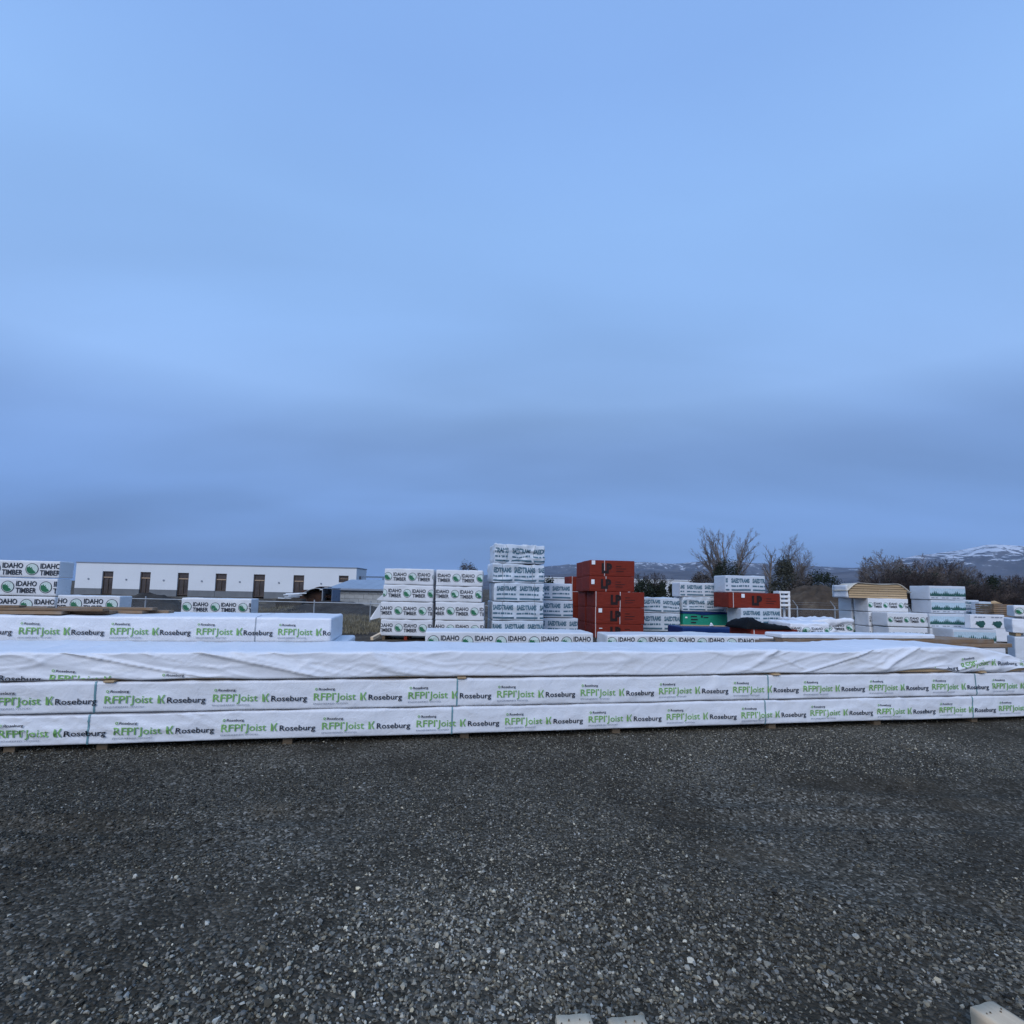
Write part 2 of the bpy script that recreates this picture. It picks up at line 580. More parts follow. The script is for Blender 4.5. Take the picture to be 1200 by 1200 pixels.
def idaho_unit(h, k=None):
    k = k or min(1.0, h / 0.55)
    U = []
    r = 0.135 * k
    cx, cy = r, 0.50 * h
    a = np.linspace(0, 2 * math.pi, 29)[:-1]
    U.append((poly2d(np.stack([cx + r * .9 * np.cos(a), cy + r * .9 * np.sin(a)], -1)), 'ink_mint'))
    U.append((ring2d(cx, cy, r * 0.90, r, 28), 'ink_black'))
    # tree covered slope on the left of the disc
    slope = [(cx + r * .82 * math.cos(t), cy + r * .82 * math.sin(t)) for t in np.linspace(math.radians(152), math.radians(318), 12)]
    slope += [(cx + .30 * r, cy - .20 * r), (cx + .12 * r, cy - .16 * r), (cx + .16 * r, cy + .10 * r), (cx - .04 * r, cy + .06 * r), (cx + .02 * r, cy + .36 * r), (cx - .28 * r, cy + .22 * r), (cx - .36 * r, cy + .50 * r), (cx - .55 * r, cy + .3 * r)]
    c0 = np.array([[cx - .35 * r, cy - .25 * r]])
    pts = np.concatenate([c0, np.array(slope)])
    n = len(slope)
    U.append(((pts, np.array([[0, 1 + i, 1 + (i + 1) % n] for i in range(n)])), 'ink_dgreen'))
    U.append((off(text2d('IDAHO', 0.115 * k, 0.43 * k, 0.022), 2 * r + .035 * k, cy + .02 * k), 'ink_black'))
    U.append((off(text2d('TIMBER', 0.115 * k, 0.43 * k, 0.022), 2 * r + .035 * k, cy - .135 * k), 'ink_black'))
    return U, 0.795 * k

def slate_unit(h):
    """two-line slate blue print, the small line too blurred to read"""
    k = h / 0.60
    U = []
    U.append((off(text2d('SAEDTRAMS', 0.145 * k, 0.67 * k, 0.055), 0.0, 0.58 * h), 'ink_blue'))
    x = 0.0
    for w in (0.16, 0.05, 0.13, 0.04, 0.09, 0.05):
        U.append((rect2d(x * k, 0.335 * h, w * k, 0.055 * k), 'ink_blue'))
        x += w + 0.025
    U.append((rect2d(0, 0.10 * h, 0.70 * k, 0.055 * k), 'ink_blue'))
    return U, 0.78 * k

def pines_unit(h):
    """a band of pine silhouettes along the lower edge of a pale panel"""
    U = []
    w = 0.40 * h / 0.5
    b = 0.27 * h
    U.append((rect2d(0, b, w, 0.55 * h), 'ink_paleblue'))
    U.append((rect2d(0, b - .01, w, 0.09 * h), 'ink_pine'))
    rr = random.Random(int(h * 1e4))
    for i in range(6):
        x = w * (i + .5) / 6
        t = 0.16 + 0.20 * math.exp(-((i - 2.5) / 1.4) ** 2)
        U.append((poly2d([(x - w * .12, b + .06 * h), (x + w * .12, b + .06 * h), (x, b + (t + .05) * h)]), 'ink_pine'))
    U.append((rect2d(w * .1, 0.11 * h, w * .30, 0.045 * h), 'ink_grey'))
    U.append((rect2d(w * .5, 0.11 * h, w * .22, 0.045 * h), 'ink_grey'))
    return U, w

def bigtree_unit(h):
    U = []
    rr = random.Random(5)
    for x0, s in ((0.26, 1.0), (0.12, .45)):
        for i in range(9):
            a = rr.uniform(0, 6.28); q = rr.uniform(0, .14) * s
            c = (x0 + q * math.cos(a), (.42 - .1 * (1 - s)) * h + q * math.sin(a) * .9)
            aa = np.linspace(0, 2 * math.pi, 9)[:-1]
            U.append((poly2d(np.stack([c[0] + .075 * s * np.cos(aa), c[1] + .065 * s * np.sin(aa)], -1)), 'ink_pine'))
    U.append((rect2d(0.2, 0.16 * h, 0.12, 0.10 * h), 'ink_pine'))
    x = 0.02
    for w in (.10, .16, .08):
        U.append((rect2d(x, 0.80 * h, w, 0.05 * h), 'ink_grey')); x += w + .03
    return U, 0.62

def lp_unit(h):
    U = [(off(text2d('LP', 0.56 * h, 0.40, 0.07), 0.0, 0.22 * h), 'ink_red')]
    for i in range(3):
        U.append((rect2d(0.55, (.30 + .16 * i) * h, (.30, .38, .2)[i], 0.035 * h), 'ink_red'))
    return U, 9.0

def green_unit(h):
    U = []
    for i, (w, y) in enumerate(((.26, .66), (.28, .46), (.22, .26))):
        U.append((rect2d(.0, y * h, w, .09 * h), 'ink_black'))
    aa = np.linspace(0, 2 * math.pi, 9)[:-1]
    U.append((poly2d(np.stack([.46 + .05 * np.cos(aa), .70 * h + .05 * np.sin(aa)], -1)), 'ink_black'))
    U.append((rect2d(.53, .62 * h, .2, .07 * h), 'ink_black'))
    return U, 9.0

STYLE = {'rfpi': rfpi_unit, 'idaho': idaho_unit, 'slate': slate_unit, 'pines': pines_unit, 'bigtree': bigtree_unit, 'lp': lp_unit, 'green': green_unit}

# ------------------------------------------------------------------ wrapped bundles
def default_deform(L, D, H, amp, seed, warp=0.0, sag=0.0):
    def f(P, Nn):
        q = P * np.array([1.0, 1.3, 1.3])
        d = amp * (0.55 * vnoise(q * 2.3, seed) + 0.35 * vnoise(q * 6.1 + 3.1, seed + 1))
        r = ridge(q * np.array([1.5, 1.5, 2.6]) + 0.5 * q[:, [2, 0, 1]], seed + 2) * amp * 0.9
        out = P * 1.0
        e = np.minimum(1.0, np.minimum(P[:, 2] / (0.15 * H), 1.0))
        add = (d + r * 0.7)[:, None] * Nn * e[:, None]
        if warp:
            w1 = vnoise(q * 2.1 + 9, seed + 5); w2 = vnoise(q * 2.6 + 4, seed + 6)
            inside = np.clip(np.minimum.reduce([P[:, 0], L - P[:, 0], P[:, 2], H - P[:, 2]]) / 0.12, 0, 1)
            add[:, 0] += warp * w1 * inside
            add[:, 2] += warp * 0.8 * w2 * inside
        if sag:
            top = np.clip(P[:, 2] / H, 0, 1)
            add[:, 2] -= top * sag * (0.5 + 0.5 * vnoise(q * np.array([0.9, 0.9, 0.0]) + 1.7, seed + 8)) * 1.6
        return add
    return f

def put_on_face(P, dims, rad, deform, lift):
    R, n = rounded(P, dims, rad)
    return R + deform(P, n) + n * lift

def bundle(name, label, cat, group, loc, yaw, L, D, H, wrap='wrap_white', style=None, start=0.0, amp=0.012, seed=1, step=0.07, rad=0.03,
           straps=(), strap_mat='strap_grey', strap_w=0.02, deform=None, warp=0.0, sag=0.0, u_range=None, v_range=None, zgrid=None, xgrid=None, body_name='wrap', pscale=None, vshift=None):
    root = thing(name, label, cat, loc, yaw, group)
    dims = (L, D, H)
    df = deform or default_deform(L, D, H, amp, seed, warp, sag)
    P, Q = surf_grid(axis_pts(L, xgrid or step, rad), axis_pts(D, max(step, D / 8), rad), axis_pts(H, zgrid or min(step, H / 7), rad))
    V = put_on_face(P, dims, rad, df, 0.0)
    body = link(body_name, mesh_from(body_name, V, Q, [M[wrap]], True), root)
    if style:
        U, pitch_ = STYLE[style](H, pscale) if pscale else STYLE[style](H)
        mats = sorted({m for _, m in U})
        u0, u1 = u_range or (0.012, L - 0.012)
        v0, v1 = v_range or (0.02, H - 0.02)
        x = start
        while x > u0:
            x -= pitch_
        while x < u1:
            tv, mi = [], []
            for layer, ((v, t), m) in enumerate(U):
                vv = v + np.array([x, 0.0])
                if vshift is not None:
                    vv[:, 1] += vshift(vv[:, 0])
                if vv[:, 0].max() < u0 or vv[:, 0].min() > u1:
                    continue
                T = clip_tris(vv, t, u0, u1, v0, v1)
                if len(T):
                    tv.append(np.concatenate([T, np.full(T.shape[:2] + (1,), layer)], -1)); mi += [mats.index(m)] * len(T)
            x += pitch_
            if tv:
                T = np.concatenate(tv).reshape(-1, 3)
                lift = 0.008 + 0.0008 * T[:, 2]
                P3 = np.stack([T[:, 0], np.zeros(len(T)), T[:, 1]], -1)
                R, n = rounded(P3, dims, rad)
                V3 = R + df(P3, n) + n * lift[:, None]
                link('printed_lettering', mesh_from('printed_lettering', V3, np.arange(len(V3)).reshape(-1, 3), [M[m] for m in mats], False, mi), root)
    for xs in straps:
        zz = np.concatenate([np.linspace(0.0, H, 16), np.full(12, H), np.linspace(H, 0, 12)])
        yy = np.concatenate([np.zeros(16), np.linspace(0, D, 14)[1:-1], np.full(12, D)])
        sv = []
        for dx in (-strap_w / 2, strap_w / 2):
            Ps = np.stack([np.full(len(zz), xs + dx), yy, zz], -1)
            sv.append(put_on_face(Ps, dims, rad, df, 0.006))
        n = len(zz)
        q = [(i, i + 1, n + i + 1, n + i) for i in range(n - 1)]
        link('strap', mesh_from('strap', np.concatenate(sv), np.array(q)[:, ::-1], [M[strap_mat]], True), root)
    return root

def px_bundle(rect, Y, D, label, cat='lumber bundle', name='lumber_bundle', group=None, yaw=0.0, end=None, z0=None, **kw):
    """a bundle whose front face spans rect = (x0, x1, ytop, ybottom) in the photograph, Y metres ahead"""
    x0, x1, yt, yb = rect
    a = at(x0, yt, Y); b = at(x0, yb, Y)
    zt = a.z
    zb = b.z if z0 is None else z0
    p0 = Vector((a.x, a.y, zb))
    L = hit_line(x1, yt, p0, yaw)
    return bundle(name, label, cat, group, p0, yaw, L, D, zt - zb, **kw)

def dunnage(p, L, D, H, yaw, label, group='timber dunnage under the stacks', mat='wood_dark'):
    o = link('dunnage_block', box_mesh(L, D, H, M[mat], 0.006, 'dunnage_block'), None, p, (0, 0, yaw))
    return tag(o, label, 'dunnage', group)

# ================================================================== SETTING
def ground_height(x, y):
    """yard surface: level under the stacks, worn and rutted in front of them"""
    x = np.asarray(x, float); y = np.asarray(y, float)
    P = np.stack([x, y, np.zeros_like(x)], -1)
    near = np.clip((5.6 + 0.16 * x - y) / 0.8, 0, 1) * np.clip((14 - np.abs(x)) / 3, 0, 1)
    z = 0.020 * fbm(P * np.array([0.55, 0.8, 1]) + 3.3, 11, 4) * near
    # shallow wheel ruts swinging across the yard
    for (x0, y0, sl, w, dep, xa, xb, cur) in RUTS:
        yc = y0 + sl * (x - x0) + cur * (x - x0) ** 2 + 0.05 * np.sin(2.1 * x + x0)
        m = np.clip((x - xa) / 0.6, 0, 1) * np.clip((xb - x) / 0.6, 0, 1)
        t = (y - yc) / w
        z += m * dep * (-np.exp(-t * t) + 0.75 * np.exp(-((t - 1.9) ** 2)) + 0.45 * np.exp(-((t + 1.9) ** 2))) * (0.75 + 0.5 * vnoise(P * np.array([1.7, 0.4, 1]), 5))
    z += 0.004 * fbm(P * 7.0, 31, 3) * np.clip((12 - y) / 3, 0, 1)
    # rough ground beyond the fence
    far = np.clip((y - 26.5) / 6, 0, 1) * np.clip((300 - y) / 100, 0, 1)
    z += far * (0.22 * fbm(P * 0.22, 3, 4) + 0.06 * fbm(P * 1.1, 4, 3))
    return z

RUTS = ((-2.2, 3.75, 0.12, 0.13, 0.050, -4.6, -0.7, 0.02), (-2.4, 3.42, 0.14, 0.10, 0.034, -4.4, -0.6, 0.03),
        (2.2, 4.00, -0.03, 0.11, 0.050, 0.9, 4.0, 0.05), (2.6, 4.32, -0.04, 0.12, 0.040, 1.2, 4.8, 0.04),
        (3.6, 4.75, -0.06, 0.15, 0.040, 2.2, 6.2, 0.03), (2.7, 2.85, -0.45, 0.16, 0.034, 1.2, 3.6, 0.05))
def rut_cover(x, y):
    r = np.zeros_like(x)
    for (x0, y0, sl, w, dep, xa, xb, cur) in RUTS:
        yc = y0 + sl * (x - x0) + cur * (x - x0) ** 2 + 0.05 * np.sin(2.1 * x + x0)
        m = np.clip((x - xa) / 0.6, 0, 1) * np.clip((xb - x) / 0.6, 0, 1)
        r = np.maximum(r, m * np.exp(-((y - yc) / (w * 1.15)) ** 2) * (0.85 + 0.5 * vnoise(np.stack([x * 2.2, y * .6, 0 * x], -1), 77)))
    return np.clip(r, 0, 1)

def make_ground():
    def graded(a, b, s, far, g):
        v = list(np.arange(a, b + 1e-6, s)); d = s
        while v[-1] < far:
            d *= g; v.append(v[-1] + d)
        return v
    xs = graded(0, 9, 0.06, 14000, 1.22)
    xs = np.array([-v for v in xs[:0:-1]] + xs)
    yf = graded(1.0, 8.2, 0.05, 13000, 1.09)
    yb = [1.0 - v for v in graded(0.0, 1.0, 0.25, 60, 1.4)][:0:-1]
    ys = np.array(yb + yf)
    X, Yy = np.meshgrid(xs, ys, indexing='ij')
    Z = ground_height(X.ravel(), Yy.ravel())
    V = np.stack([X.ravel(), Yy.ravel(), Z], -1)
    n, m = len(xs), len(ys)
    I = np.arange(n * m).reshape(n, m)
    Q = np.stack([I[:-1, :-1], I[1:, :-1], I[1:, 1:], I[:-1, 1:]], -1).reshape(-1, 4)
    mt, nt, b = new_mat('gravel_and_dirt')
    v = co(nt)
    vor = N(nt, 'ShaderNodeTexVoronoi'); vor.inputs['Scale'].default_value = 62.0
    vor.inputs['Randomness'].default_value = 1.0
    nt.links.new(v, vor.inputs['Vector'])
    sep = N(nt, 'ShaderNodeSeparateColor'); nt.links.new(vor.outputs['Color'], sep.inputs[0])
    stone = ramp_node(nt, sep.outputs[0], [(0.0, (0.036, 0.032, 0.025)), (0.55, (0.092, 0.082, 0.063)), (0.85, (0.17, 0.152, 0.12)), (1.0, (0.34, 0.31, 0.26))])
    fines = ramp_node(nt, noise_node(nt, v, 3.0, 6), [(0.3, (0.026, 0.0225, 0.0165)), (0.7, (0.058, 0.049, 0.036))])
    patch = ramp_node(nt, noise_node(nt, v, 0.7, 4, 0.6, 0.4), [(0.40, (0.25, 0.25, 0.25)), (0.62, (0.95, 0.95, 0.95))])
    grav = mixc(nt, patch, fines, stone)
    tan = ramp_node(nt, noise_node(nt, v, 0.9, 6, 0.6), [(0.60, (0, 0, 0)), (0.74, (0.6, 0.6, 0.6))])
    grav = mixc(nt, tan, grav, (0.14, 0.110, 0.072))
    dirt = ramp_node(nt, noise_node(nt, v, 0.45, 8, 0.65), [(0.30, (0.045, 0.037, 0.030)), (0.48, (0.085, 0.070, 0.055)), (0.60, (0.17, 0.14, 0.10)), (0.72, (0.23, 0.20, 0.145))])
    sx = N(nt, 'ShaderNodeSeparateXYZ'); nt.links.new(v, sx.inputs[0])
    yy = N(nt, 'ShaderNodeMath', operation='MULTIPLY_ADD'); yy.inputs[1].default_value = 4.0
    nt.links.new(noise_node(nt, v, 0.5, 3), yy.inputs[0]); nt.links.new(sx.outputs['Y'], yy.inputs[2])
    zr = N(nt, 'ShaderNodeMapRange'); zr.inputs['From Min'].default_value = 13.0; zr.inputs['From Max'].default_value = 17.0
    nt.links.new(yy.outputs[0], zr.inputs[0])
    nt.links.new(mixc(nt, zr.outputs[0], grav, dirt), b.inputs['Base Color'])
    b.inputs['Roughness'].default_value = 0.95
    b.inputs['Specular IOR Level'].default_value = 0.04
    hs = N(nt, 'ShaderNodeMath', operation='MULTIPLY_ADD'); hs.inputs[1].default_value = -0.8
    nt.links.new(vor.outputs['Distance'], hs.inputs[0]); nt.links.new(noise_node(nt, v, 24, 4), hs.inputs[2])
    bump(nt, b, hs.outputs[0], 0.9, 0.012)
    o = link('ground', mesh_from('ground', V, Q, [mt], True))
    tag(o, 'dark grey gravel yard running out to brown dirt', None, None, 'structure')
make_ground()

def make_gravel():
    """loose crushed stones lying on the yard in front of the joists"""
    rng = np.random.default_rng(3)
    t = (1 + 5 ** .5) / 2
    ico = np.array([(-1, t, 0), (1, t, 0), (-1, -t, 0), (1, -t, 0), (0, -1, t), (0, 1, t), (0, -1, -t), (0, 1, -t), (t, 0, -1), (t, 0, 1), (-t, 0, -1), (-t, 0, 1)], float)
    ico /= np.linalg.norm(ico[0])
    tri = np.array([(0, 11, 5), (0, 5, 1), (0, 1, 7), (0, 7, 10), (0, 10, 11), (1, 5, 9), (5, 11, 4), (11, 10, 2), (10, 7, 6), (7, 1, 8), (3, 9, 4), (3, 4, 2), (3, 2, 6), (3, 6, 8), (3, 8, 9), (4, 9, 5), (2, 4, 11), (6, 2, 10), (8, 6, 7), (9, 8, 1)])
    octa = np.array([(1, 0, 0), (-1, 0, 0), (0, 1, 0), (0, -1, 0), (0, 0, 1), (0, 0, -1)], float)
    otri = np.array([(0, 2, 4), (2, 1, 4), (1, 3, 4), (3, 0, 4), (2, 0, 5), (1, 2, 5), (3, 1, 5), (0, 3, 5)])
    X, Yl = [], []
    y = 1.95
    while y < 7.6:
        dy = 0.1
        dens = 5600 * (2.1 / max(y, 2.1)) ** 0.95
        xl, xr = -1.10 * y - .2, 1.10 * y + .2
        n = int(dens * dy * (xr - xl))
        X.append(rng.uniform(xl, xr, n)); Yl.append(rng.uniform(y, y + dy, n)); y += dy
    x = np.concatenate(X); y = np.concatenate(Yl)
    keep = y < 6.0 + 0.185 * x + 0.25
    x, y = x[keep], y[keep]
    P = np.stack([x, y, np.zeros_like(x)], -1)
    cover = fbm(P * np.array([0.5, 0.75, 1]) + 8.8, 21, 4)
    smooth_spot = np.exp(-(((x - 4.3) / 1.4) ** 2 + ((y - 4.15) / 0.5) ** 2)) + .7 * np.exp(-(((x + 3.2) / 1.6) ** 2 + ((y - 3.0) / 0.4) ** 2))
    p = np.clip(0.66 + 0.75 * cover - 0.9 * smooth_spot - 1.0 * rut_cover(x, y), 0.05, 1)
    keep = rng.random(len(x)) < p
    x, y = x[keep], y[keep]
    mt, nt, b = new_mat('crushed_stone')
    at_ = N(nt, 'ShaderNodeAttribute'); at_.attribute_name = 'tint'
    nz = noise_node(nt, co(nt), 160, 3)
    nt.links.new(mixc(nt, 0.35, at_.outputs['Color'], ramp_node(nt, nz, [(0.3, (0.35, 0.35, 0.35)), (0.7, (1.0, 1.0, 1.0))]), 'MULTIPLY'), b.inputs['Base Color'])
    b.inputs['Roughness'].default_value = 0.8
    b.inputs['Specular IOR Level'].default_value = 0.12
    near = y < 3.1
    allV, allT, allC, base = [], [], [], 0
    for sel, pv0, tri0 in ((near, ico, tri), (~near, octa, otri)):
        xs_, ys_ = x[sel], y[sel]
        n = len(xs_); k = len(pv0)
        r = np.clip(rng.lognormal(math.log(0.0064), 0.33, n), 0.0034, 0.0155)
        sc = np.stack([r * rng.uniform(.8, 1.4, n), r * rng.uniform(.7, 1.1, n), r * rng.uniform(.55, .95, n)], -1)
        protos = pv0[None] * (1 + 0.28 * rng.standard_normal((12, k, 1)))
        pv = protos[rng.integers(0, 12, n)] * sc[:, None, :]
        az = rng.uniform(0, 2 * math.pi, n); tl = rng.normal(0, .45, n)
        ct, stt = np.cos(tl)[:, None], np.sin(tl)[:, None]
        Yr = pv[:, :, 1] * ct - pv[:, :, 2] * stt; Zr = pv[:, :, 1] * stt + pv[:, :, 2] * ct
        ca, sa = np.cos(az)[:, None], np.sin(az)[:, None]
        Xr = pv[:, :, 0] * ca - Yr * sa; Yr2 = pv[:, :, 0] * sa + Yr * ca
        z = ground_height(xs_, ys_) + sc[:, 2] * rng.uniform(0.1, 0.9, n)
        allV.append(np.stack([Xr + xs_[:, None], Yr2 + ys_[:, None], Zr + z[:, None]], -1).reshape(-1, 3))
        allT.append((tri0[None] + (np.arange(n) * k)[:, None, None]).reshape(-1, 3) + base)
        base += n * k
        # damp and dusty areas of the yard: broad patches of darker and paler stone
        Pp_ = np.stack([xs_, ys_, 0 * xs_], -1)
        damp_and_shade = np.clip(1.0 + 0.42 * fbm(Pp_ * np.array([.42, .62, 1]) + 2.2, 91, 3) - .6 * rut_cover(xs_, ys_), .3, 1.6)  # ruts darkened by colour, for damp and for shading the relief doesn't show
        g = np.clip(rng.lognormal(math.log(0.122), 0.60, n) * damp_and_shade, 0.022, 0.58)
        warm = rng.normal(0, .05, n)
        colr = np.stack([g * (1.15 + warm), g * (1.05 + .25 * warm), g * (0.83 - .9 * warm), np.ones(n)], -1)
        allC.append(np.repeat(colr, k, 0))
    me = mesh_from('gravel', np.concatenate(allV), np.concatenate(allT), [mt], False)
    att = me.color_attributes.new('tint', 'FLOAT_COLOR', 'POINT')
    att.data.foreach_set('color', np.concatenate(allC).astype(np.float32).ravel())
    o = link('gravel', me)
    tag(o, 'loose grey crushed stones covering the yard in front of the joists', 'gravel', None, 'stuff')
make_gravel()

# ------------------------------------------------------------------ hills
def make_hills(name, label, prof, r0, r1, r2, seed, mat, rough_amp, na=420, nr=64):
    """prof: (photo column, degrees-ish height in pixels above the horizon) for the crest at distance r1"""
    pxs = np.linspace(prof[0][0], prof[-1][0], na)
    hp = np.interp(pxs, [p[0] for p in prof], [p[1] for p in prof])
    az = np.arctan((pxs - 600) / F)
    rr = np.concatenate([np.linspace(r0, r1, nr - 10), np.linspace(r1, r2, 11)[1:]])
    A, R = np.meshgrid(az, rr, indexing='ij')
    Hc = (hp[:, None] / F) * r1 / np.cos(az)[:, None] ** 0 
    t = np.where(R <= r1, (R - r0) / (r1 - r0), 1 - 0.6 * (R - r1) / (r2 - r1))
    shape = np.where(R <= r1, t ** 1.25, t)
    PX = np.stack([np.sin(A).ravel() * R.ravel() / 420, np.cos(A).ravel() * R.ravel() / 700, np.zeros(A.size)], -1)
    nz = fbm(PX, seed, 5, 0.52).reshape(A.shape)
    gul = (1 - np.abs(vnoise(PX * np.array([2.6, .9, 1]) + 5, seed + 9))).reshape(A.shape)
    Z = Hc * shape * (1 + rough_amp * nz * (1 - 0.88 * np.clip(t, 0, 1) ** 5)) + Hc * 0.30 * (gul - .5) * np.sin(np.clip(t, 0, 1) * math.pi)
    Z = np.maximum(Z, -2.0)
    V = np.stack([np.sin(A) * R, np.cos(A) * R, Z], -1).reshape(-1, 3)
    n, m = A.shape
    I = np.arange(n * m).reshape(n, m)
    Q = np.stack([I[:-1, :-1], I[1:, :-1], I[1:, 1:], I[:-1, 1:]], -1).reshape(-1, 4)[:, ::-1]
    o = link(name, mesh_from(name, V, Q, [mat], True))
    tag(o, label, None, None, 'structure')
    return o

def hill_mat(name, snow_lo, snow_hi, amount):
    m, nt, b = new_mat(name)
    v = co(nt)
    veg = ramp_node(nt, noise_node(nt, v, 0.006, 8, 0.6), [(0.3, (0.075, 0.080, 0.095)), (0.7, (0.16, 0.155, 0.165))])
    st = N(nt, 'ShaderNodeMapping'); st.inputs['Scale'].default_value = (0.012, 0.003, 0.022)
    nt.links.new(v, st.inputs[0])
    s = noise_node(nt, st.outputs[0], 1.0, 8, 0.70, 1.4)
    sx = N(nt, 'ShaderNodeSeparateXYZ'); nt.links.new(v, sx.inputs[0])
    hr = N(nt, 'ShaderNodeMapRange'); hr.inputs['From Min'].default_value = snow_lo; hr.inputs['From Max'].default_value = snow_hi
    hr.inputs['To Min'].default_value = -0.35; hr.inputs['To Max'].default_value = amount
    nt.links.new(sx.outputs['Z'], hr.inputs[0])
    ad = N(nt, 'ShaderNodeMath', operation='ADD'); nt.links.new(s, ad.inputs[0]); nt.links.new(hr.outputs[0], ad.inputs[1])
    f = ramp_node(nt, ad.outputs[0], [(0.50, (0, 0, 0)), (0.57, (1, 1, 1))])
    nt.links.new(mixc(nt, f, veg, (0.62, 0.64, 0.68)), b.inputs['Base Color'])
    b.inputs['Roughness'].default_value = 0.95
    b.inputs['Specular IOR Level'].default_value = 0.0
    return m

make_hills('mountains', 'snow streaked mountain range along the horizon',
           [(380, 1), (480, 5), (560, 14), (600, 24), (640, 28), (665, 31), (720, 33), (760, 34), (790, 33), (830, 36), (870, 34), (905, 32), (960, 30), (1000, 28), (1040, 30),
            (1075, 38), (1105, 42), (1130, 44), (1158, 47), (1200, 46), (1260, 45), (1340, 47), (1450, 45), (1700, 40)],
           4200, 6500, 8500, 5, hill_mat('snowy_sage', -60, 480, 0.09), 0.24)
make_hills('foothills', 'low bare blue foothills below the snowy range',
           [(400, 1), (560, 8), (640, 17), (700, 20), (760, 24), (820, 25), (880, 22), (940, 22), (1000, 26), (1060, 27), (1110, 22), (1160, 20), (1220, 24), (1400, 20), (1700, 22)],
           2300, 3600, 4400, 15, hill_mat('bare_sage', 120, 420, -0.06), 0.28)

# ------------------------------------------------------------------ dirt mound beyond the fence
def mound(name, label, c, rx, ry, h, seed, mat):
    xs = np.linspace(-1, 1, 41); ys = np.linspace(-1, 1, 31)
    X, Y_ = np.meshgrid(xs, ys, indexing='ij')
    d = np.sqrt(X ** 2 + Y_ ** 2)
    P = np.stack([X.ravel() * rx, Y_.ravel() * ry, np.zeros(X.size)], -1)
    Z = np.clip(1 - d ** 1.7, 0, 1) * h * (1 + 0.25 * fbm(P * 0.9, seed, 3).reshape(X.shape)) + 0.10 * fbm(P * 3.1, seed + 3, 3).reshape(X.shape) * np.clip(1.2 - d, 0, 1) - 0.25 * np.clip(d - .85, 0, 1)
    V = np.stack([X * rx, Y_ * ry, Z], -1).reshape(-1, 3)
    I = np.arange(X.size).reshape(X.shape)
    Q = np.stack([I[:-1, :-1], I[1:, :-1], I[1:, 1:], I[:-1, 1:]], -1).reshape(-1, 4)
    o = link(name, mesh_from(name, V, Q, [mat], True), None, c)
    return tag(o, label, None, None, 'structure')
def dirt_mat(name, stops):
    m, nt, b = new_mat(name)
    v = co(nt)
    nt.links.new(ramp_node(nt, noise_node(nt, v, 1.3, 8, 0.65), stops), b.inputs['Base Color'])
    b.inputs['Roughness'].default_value = 0.95
    b.inputs['Specular IOR Level'].default_value = 0.1
    bump(nt, b, noise_node(nt, v, 7, 6), 0.8, 0.06)
    return m
M['mound'] = dirt_mat('brown_earth', [(0.3, (0.040, 0.030, 0.023)), (0.55, (0.085, 0.064, 0.047)), (0.75, (0.15, 0.118, 0.085))])
M['mound_dark'] = dirt_mat('dark_earth', [(0.3, (0.030, 0.028, 0.026)), (0.6, (0.065, 0.058, 0.050)), (0.8, (0.11, 0.10, 0.085))])
g = at(958, 740, 33); mound('dirt_mound', 'brown dirt mound behind the wire fence', (g.x, 33, 0), 3.4, 2.6, 2.25, 3, M['mound'])
g = at(175, 700, 31); mound('dirt_mound', 'low dark heap of dirt in front of the white building', (g.x, 31, 0), 4.2, 2.6, 0.75, 6, M['mound_dark'])
g = at(395, 700, 31); mound('dirt_mound', 'dark churned dirt below the grey block shed', (g.x, 32, 0), 4.5, 2.8, 0.62, 9, M['mound_dark'])

# dry grass along and behind the fence
def dry_grass():
    rng = np.random.default_rng(12)
    tv = []
    # tufts: (photo column range, distance range, count)
    for (pa, pb, ya, yb, n, hh) in ((395, 470, 18.5, 30, 330, 0.17), (300, 420, 24, 34, 200, 0.22), (915, 1000, 24.5, 30, 260, 0.26), (150, 330, 24, 34, 160, 0.2), (1080, 1230, 25, 34, 120, .25), (690, 730, 20.5, 26, 60, .22)):
        for i in range(n):
            Y = rng.uniform(ya, yb); px = rng.uniform(pa, pb)
            x0 = (px - 600) / F * Y
            z0 = float(ground_height(np.array([x0]), np.array([Y]))[0])
            for k in range(16):
                a = rng.uniform(0, 6.28); h = hh * rng.uniform(.4, 1.2); w = .012
                bx, by = x0 + rng.normal(0, .10), Y + rng.normal(0, .10)
                lx, ly = math.cos(a) * h * .45, math.sin(a) * h * .45
                wx, wy = -math.sin(a) * w, math.cos(a) * w
                tv += [(bx - wx, by - wy, z0), (bx + wx, by + wy, z0), (bx + lx, by + ly, z0 + h)]
    V = np.array(tv)
    m = flat_mat('straw', (0.21, 0.18, 0.12), 0.9, 0.5, 1.2, 0.1)
    o = link('dry_grass', mesh_from('dry_grass', V, np.arange(len(V)).reshape(-1, 3), [m]))
    tag(o, 'tufts of straw coloured dry grass by the fence', 'grass', None, 'stuff')
dry_grass()

